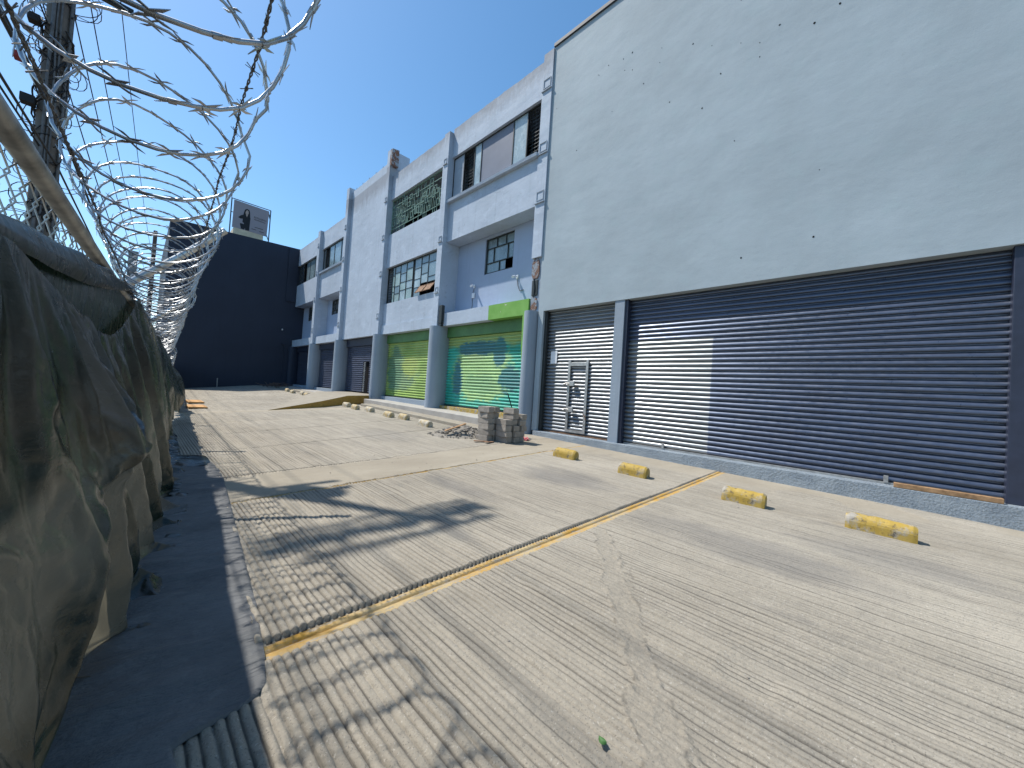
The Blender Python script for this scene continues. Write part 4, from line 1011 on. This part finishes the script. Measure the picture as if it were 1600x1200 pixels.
def flap_pt(a, b):
    y = .2 + 5.4 * a; zr = lerp(RZ, y); ang = -1.0 + 3.9 * b       # rolled rim then a short hanging apron
    if b < .5:
        q = b / .5; x = fx(y) - .04 + .08 * q; z = zr - .07 + .07 * q
        return (x + .01 * nz(y * 3, b * 3, 2), y, z + .008 * nz(y * 3, b, 7))
    q = (b - .5) / .5; hang = .05 + .10 * max(0, math.sin((y - .6) * .62)) ** 2
    return (fx(y) + .04 + .035 * math.sin(q * 2.2) + .014 * nz(y * 1.7, q * 2, 4), y, zr + .006 * math.sin(q * 3) - hang * q + .012 * nz(y * 2.2, q * 2, 6))
m = MB(); m.grid(flap_pt, 150, 24); m.build('flap', 'tarp', tp)
m = MB(); m.grid(lambda a, b: (fx(.2 + 6.2 * a) + .015 + .015 * nz(a * 9, b * 3), .2 + 6.2 * a, 1.1 + (lerp(RZ, .2 + 6.2 * a) - .01 - 1.1) * b), 60, 12); m.build('inner_fold', 'tarp', tp)
def tarp2_pt(y, t):
    z0 = gz(1, y) + .25 * max(0, math.sin((y - 10) * .5)) * (1 if y > 14 else .1); zt_ = lerp([(9.6, 2.05), (12, 2.0), (14, 1.85), (16.3, 1.7), (17.8, 1.5)], y); z = z0 + (zt_ - z0) * t
    xb = lerp([(9.6, .45), (12, .62), (14, .75), (16, 1.0), (17.8, 1.1)], y); xt = fx(y) + .08
    x = xt + (xb - xt) * (1 - t) ** .8 + .28 * math.sin(math.pi * min(1, t * 1.05)) * math.exp(-((y - 16.4) / 1.1) ** 2) + .12 * math.sin(math.pi * t) * math.exp(-((y - 13) / .8) ** 2)
    x += .12 * nz(y * 1.6, t * 2, 21) + .05 * nz(y * 4, t * 3.4, 25) + .05 * math.sin(y * 7 + t * 2) * (1 - t)
    return (x, y, z)
t2 = thing('tarpaulin', 'bulging dark tarpaulin hanging farther along the fence near the plywood boards', 'tarp', (.8, 14, 0))
m = MB(); m.grid(lambda a, b: tarp2_pt(9.6 + 8.2 * a, b), 200, 50); m.build('drape', 'tarp', t2)
def tarp3_pt(y, t):
    z0 = -.2; zt_ = 1.75; x = fx(y) + .10 + .10 * (1 - t) + .08 * nz(y, t * 2, 31) + .03 * math.sin(y * 5)
    return (x, y, z0 + (zt_ - z0) * t)
t3 = thing('tarpaulin', 'dark tarpaulin on the farthest stretch of fence up to the navy wall', 'tarp', (1.4, 26, 0))
m = MB(); m.grid(lambda a, b: tarp3_pt(17.7 + 16.7 * a, b), 120, 12); m.build('drape', 'tarp', t3)
# ground sheet
OUT = [(1.60, -.45, .18), (1.73, -.4, .17), (1.80, -.4, .42), (1.87, -.4, .48), (2.06, -.3, .515), (2.55, -.2, .575), (3.61, -.1, .67), (4.73, 0, .765), (6.0, .1, .87), (6.4, .12, .89), (7.1, .2, .86), (7.75, .25, .78)]
def sheet_pt(a, b):
    y = 1.60 + 6.15 * a
    x0 = lerp([(q[0], q[1]) for q in OUT], y); x1 = lerp([(q[0], q[2]) for q in OUT], y)
    x = x0 + (x1 - x0) * b + .006 * nz(y * 8, b)
    wr = abs(nz(x * 1.2, y * 3.4, 2)); cr = .075 * max(0, .32 - wr) * (.4 + .6 * min(1, b * 3)) * (b < .985)
    return (x, y + .02 * nz(x * 4, 1) * 1, gz(x, y) + .016 + cr + .012 * abs(nz(x * 3, y * 6, 7)) * (b < .99))
m = MB(); m.grid(sheet_pt, 260, 60)
tag(m.build('ground_sheet', 'geo', None, (.3, 4, 0)), 'dark grey wrinkled geotextile sheet spread on the concrete below the tarp', 'ground sheet')
m = MB(); m.grid(lambda a, b: (.22 + .62 * a, 7.0 + .9 * b - .2 * a, gz(.5, 7.4) + .03 + .09 * math.sin(math.pi * b) * (1 - a * .6) + .03 * nz(a * 4, b * 4)), 16, 14)
tag(m.build('tarp_scrap', 'tarp', None, (.5, 7.3, 0)), 'folded tarp scrap lying at the far end of the ground sheet', 'tarp')

# ------------------------------------------------------------------ razor wire
CP = .33; CR = .28
def ccx(y): return -.08 + .037 * y
def ccz(y): return 1.35 + lerp([(0, .93), (5, .93), (12, .87), (16, .75)], y)
def coil_pt(th):
    """th grows with distance; seen along +y the strand climbs on the left and falls on the right"""
    n_ = th / (2 * math.pi); y = .25 + CP * min(n_, 8) + .21 * max(0, n_ - 8)
    k = int(th / (2 * math.pi)); j = .035 * nz(k * 1.7, .5, 2); jy = .09 * nz(th * .8, 4.2, 1)
    rr = CR * (1 + .07 * nz(k * .9, 7, 3) + .05 * nz(th * 1.1, 3.3))
    a = -th
    return Vector((ccx(y) + j + rr * math.cos(a), y + jy + .05 * math.sin(a), ccz(y) + .03 * nz(k * 1.1, 2) + rr * math.sin(a)))
co = thing('razor_wire', 'galvanised razor wire coil running above the tarp covered fence', 'razor wire', (0, 4, 2.2))
turns = 8 + int(12.9 / .21); m = MB(); n = turns * 30
pts = [coil_pt(2 * math.pi * i / 30) for i in range(n)]
nearn = 30 * 8
m.tube(pts[:nearn], .0049, 8, False); m.tube(pts[nearn - 1:], .0050, 5, False)
m.build('coil_strand', 'razor', co)
m = MB(); ds = 2 * math.pi * CR * 1.02; step = .085; nb = int(turns * ds / step)
def spike(base, d, nrm, L, w_, th_=.0008):
    s = d.cross(nrm).normalized(); a = base
    p = [a - s * w_ * .35, a + s * w_ * .35, a + d * L * .45 + s * w_, a + d * L * .95, a + d * L * .45 - s * w_ * .2]
    vs = [q + nrm * th_ for q in p] + [q - nrm * th_ for q in p]
    m.add(vs, [(0, 1, 2, 3, 4), (9, 8, 7, 6, 5)] + [(i, 5 + i, 5 + (i + 1) % 5, (i + 1) % 5) for i in range(5)])
for i in range(nb):
    th = 2 * math.pi * (i + .3 * rb.random()) * step / ds; p = coil_pt(th); tg = (coil_pt(th + .03) - p).normalized()
    rad = (p - Vector((ccx(p.y), p.y, ccz(p.y)))).normalized(); rad = (rad - tg * rad.dot(tg)).normalized(); bi = tg.cross(rad)
    tw_ = rb.uniform(-.5, .5); r1 = (rad * math.cos(tw_) + bi * math.sin(tw_)); b1 = tg.cross(r1)
    L = .040
    for (sg, sd) in ((1, 1), (1, -1), (-1, 1), (-1, -1)):
        d = (tg * sg * .86 + b1 * sd * .50 + r1 * rb.uniform(-.15, .15)).normalized(); spike(p + b1 * sd * .007, d, (r1 - d * r1.dot(d)).normalized(), L, .0062)
    # crimped collar
    if p.y < 6:
        m.tube([p - tg * .008, p + tg * .008], .0066, 6)
kind(m.build('barbs', 'razor', co), 'stuff')
end = MB()
for i in range(14):
    c = Vector((.60 + .02 * nz(i), 15.9 + .11 * i, 1.95 - .035 * i)); r_ = .26 + .03 * nz(i * 1.3); a0 = rb.random() * 6
    end.tube([c + Vector((r_ * math.cos(t), .05 * math.sin(t * 2 + i), r_ * .8 * math.sin(t))) for t in np.linspace(a0, a0 + 6.2, 22)], .007, 4, False)
    for k in range(12):
        t = k / 12 * 6.28; p = c + Vector((r_ * math.cos(t), 0, r_ * .8 * math.sin(t))); d = Vector((rb.uniform(-1, 1), rb.uniform(-1, 1), rb.uniform(-1, 1))).normalized(); end.tube([p - d * .03, p + d * .03], [.004, .003], 3)
tag(end.build('razor_wire', 'razor', None, (.6, 16.5, 1.8)), 'small bunched razor wire coil low at the far end of the fence', 'razor wire')
# barbed wire strands carrying the coil
def barbed(off, zoff, label, amp=.01):
    t = thing('barbed_wire', label, 'barbed wire', (0, 4, 2.3), 'barbed wire strands carrying the coil')
    m = MB(); ys = np.linspace(-.4, 15.8, 800)
    P_ = lambda y: Vector((ccx(y) + off + .012 * nz(y * 2.2, off * 9), y, ccz(y) + zoff + .012 * nz(y * 2.2, 5, off * 7)))
    for ph in (0, math.pi): m.tube([P_(y) + Vector((.0032 * math.cos(y * 70 + ph), 0, .0032 * math.sin(y * 70 + ph))) for y in ys], .0026, 4, False)
    m.build('twisted_strand', 'wire', t)
    m = MB(); y = -.3
    while y < 15.7:
        p = P_(y)
        for k in range(2):
            d = Vector((rb.uniform(-1, 1), rb.uniform(-.3, .3), rb.uniform(-1, 1))).normalized(); m.tube([p - d * .022, p + d * .022], [.0012, .0018], 3)
        m.tube([p + Vector((0, -.006, 0)), p + Vector((0, .006, 0))], .006, 5); y += .115
    kind(m.build('barbs', 'wire', t), 'stuff')
barbed(.235, .10, 'twisted barbed wire strand along the right side of the razor coil')
barbed(-.20, -.20, 'twisted barbed wire strand along the lower left of the razor coil')

# ------------------------------------------------------------------ utility poles and cables
pole = thing('utility_pole', 'near concrete utility pole wrapped in tangled cables behind the fence', 'utility pole', (-1.17, 9.1, -.7))
px_, py_ = -1.17, 9.1
m = MB(); m.tube([(px_, py_, -.7), (px_, py_, 7.0), (px_, py_, 10.6)], [.15, .12, .075], 18); m.build('shaft', 'pole', pole)
m = MB()
for z in (10.25,):
    m.box(px_ - 1.45, px_ + .75, py_ - .04, py_ + .04, z - .05, z + .05); m.box(px_ - 1.3, px_ + .6, py_ - .24, py_ - .16, z + .2, z + .28)
m.build('crossarm', 'pole', pole)
m = MB(); m.tube([(px_ + .22, py_ + .12, 7.5), (px_ + .22, py_ + .12, 7.6), (px_ + .22, py_ + .12, 8.1), (px_ + .22, py_ + .12, 8.2)], [.20, .23, .23, .18], 18); m.box(px_ - .05, px_ + .75, py_ - .12, py_ - .02, 7.45, 7.53); m.box(px_ - .05, px_ + .75, py_ + .3, py_ + .38, 7.45, 7.53)
m.build('transformer', 'frame_dark', pole)
m = MB(); rc_ = random.Random(21)
for i in range(110):
    z = rc_.uniform(2.2, 7.4); a0 = rc_.random() * 6.28; r0 = rc_.uniform(.135, .18); ln = rc_.uniform(1.5, 5.5); dz = rc_.uniform(-.9, .9)
    m.tube([(px_ + (r0 + .03 * nz(i, t)) * math.cos(a0 + t), py_ + (r0 + .03 * nz(i, t)) * math.sin(a0 + t), z + dz * t / ln + .05 * nz(i * 3, t * 2)) for t in np.linspace(0, ln, 14)], rc_.choice([.005, .007, .011]), 5, False)
for i in range(70):
    z = rc_.uniform(2.4, 7.4); a0 = rc_.uniform(-1.2, 4.2); d = Vector((math.cos(a0), math.sin(a0), 0)); L = rc_.uniform(.1, .35)
    p = Vector((px_, py_, z)) + d * .12
    m.tube([p + d * (L * math.sin(t)) + Vector((0, 0, -L * 1.3 * t / 3 + .06 * math.sin(t * 2))) for t in np.linspace(0, math.pi, 10)], .006, 4, False)
m.build('cable_tangle', 'cable', pole)
m = MB()
for i in range(9):
    a = rc_.uniform(-2.4, 1.2); x = px_ + .15 * math.cos(a); y = py_ + .15 * math.sin(a)
    m.tube([(x + .02 * nz(i, z), y + .02 * nz(i + 9, z), z) for z in np.linspace(1.0, 7.6, 24)], rc_.choice([.012, .016, .02]), 6, False)
m.build('riser_cables', 'grey_cable', pole)
for (dx, dz_, s, mt) in ((-.20, 6.35, .06, 'cable'), (-.19, 5.15, .07, 'cable'), (-.20, 4.3, .07, 'cable'), (-.30, 5.72, .05, 'red')):
    m = MB(); m.box(px_ + dx - s, px_ + dx + s, py_ - .2, py_ - .06, dz_ - s * .9, dz_ + s * .9, .01); m.build('splice_box', mt, pole)
m = MB()
for i in range(9):                      # bundle slung below the crossarm
    y = py_ + rc_.uniform(-.14, .14); z = 10.15 + rc_.uniform(-.1, .12)
    m.tube([(px_ + x, y + .10 * nz(i, x * 2), z - .22 * abs(nz(i * 2, x * 1.5)) ) for x in np.linspace(-1.4, .85, 14)], rc_.choice([.015, .02, .03]), 5, False)
for i in range(30):
    x = px_ + rc_.uniform(-1.3, .85); z = 10.15; L = rc_.uniform(.1, .42)
    m.tube([(x, py_ + .1, z), (x + rc_.uniform(-.12, .12), py_ + .1 - L * .5, z - .1), (x + rc_.uniform(-.2, .2), py_ - L, z - .05)], .022, 5)
m.build('cable_bundle', 'cable', pole)
pf = thing('utility_pole', 'far brown utility pole standing beyond the razor wire coil', 'utility pole', (.38, 44, -.7))
m = MB(); m.tube([(.38, 44, -.7), (.40, 44, 13.0)], [.20, .13], 10); m.build('shaft', 'pole_far', pf)
m = MB(); m.box(-.7, 1.0, 43.9, 44.0, 8.3, 8.42); m.tube([(.1, 44, 9.6), (.35, 44, 9.7)], .04, 5); m.build('crossarm', 'pole_far', pf)
CAB = [(-.10, 7.85, .9, .011), (.06, 8.25, .8, .010), (-.35, 7.4, .9, .010), (-.12, 5.65, .6, .013), (.02, 5.2, .5, .013), (-.05, 4.55, .45, .012), (.12, 4.35, .4, .014), (-.08, 6.4, .7, .010), (.30, 9.6, 1., .009), (.14, 4.9, .6, .02)]
NAM = ['uppermost thin span left of the drop wire', 'thin span passing above the coil', 'outer thin span leaving the pole', 'cable strung at mid height of the pole', 'sagging cable beside the red splice box', 'cable just above the fence rail', 'lowest cable beside the coil', 'span between the transformer and far pole', 'highest single wire crossing the sky', 'thick black cable beside the pole']
for i, (dx, z, sag, r_) in enumerate(CAB):
    m = MB(); pts = []
    for (ya, yb) in ((-26, 9.1), (9.1, 44)):
        for t in np.linspace(0, 1, 40)[(0 if ya < 0 else 1):]:
            y = ya + (yb - ya) * t; pts.append((.044 * y - 1.57 + dx, y, z - sag * 4 * t * (1 - t)))
    m.tube(pts, r_, 6, False)
    tag(m.build('overhead_cable', 'cable', None, (-1.17 + dx, 9.1, z)), NAM[i], 'cable', 'overhead cables between the utility poles')

# ------------------------------------------------------------------ light, sky, camera
w = bpy.data.worlds.new('World'); scene.world = w; w.use_nodes = True
nt = w.node_tree; bg = nt.nodes['Background']; sky = nt.nodes.new('ShaderNodeTexSky'); sky.sky_type = 'NISHITA'; sky.sun_disc = False
el = math.asin(SUN.z); az = math.atan2(SUN.x, SUN.y)
sky.sun_elevation = el; sky.sun_rotation = az; sky.altitude = 200; sky.air_density = 1.0; sky.dust_density = .5; sky.ozone_density = 1.3
hs = nt.nodes.new('ShaderNodeHueSaturation'); hs.inputs['Saturation'].default_value = 1.22; hs.inputs['Hue'].default_value = .492
nt.links.new(sky.outputs[0], hs.inputs['Color']); nt.links.new(hs.outputs[0], bg.inputs['Color']); bg.inputs['Strength'].default_value = .118
sl = bpy.data.lights.new('sun', 'SUN'); sl.energy = 3.3; sl.angle = R(.7); sl.color = (1, .955, .88)
so = bpy.data.objects.new('sun', sl); COL.objects.link(so); so.rotation_euler = (-SUN).to_track_quat('-Z', 'Y').to_euler(); so.location = (-10, 20, 40)
cam = bpy.data.cameras.new('camera'); co_ = bpy.data.objects.new('camera', cam); COL.objects.link(co_)
RM = ((.70384448, .06158498, .70767947), (-.70738802, -.03017867, .70618088), (.06484696, -.9976455, .02232338))
mw = Matrix(((RM[0][0], -RM[0][1], -RM[0][2], 0), (RM[1][0], -RM[1][1], -RM[1][2], 0), (RM[2][0], -RM[2][1], -RM[2][2], 1.35), (0, 0, 0, 1)))
co_.matrix_world = mw
cam.sensor_fit = 'HORIZONTAL'; cam.sensor_width = 36; cam.lens = 36 * 585 / 1600; cam.clip_start = .02; cam.clip_end = 3000
scene.camera = co_
scene.view_settings.view_transform = 'Standard'; scene.view_settings.look = 'None'; scene.view_settings.exposure = .72; scene.view_settings.gamma = 1
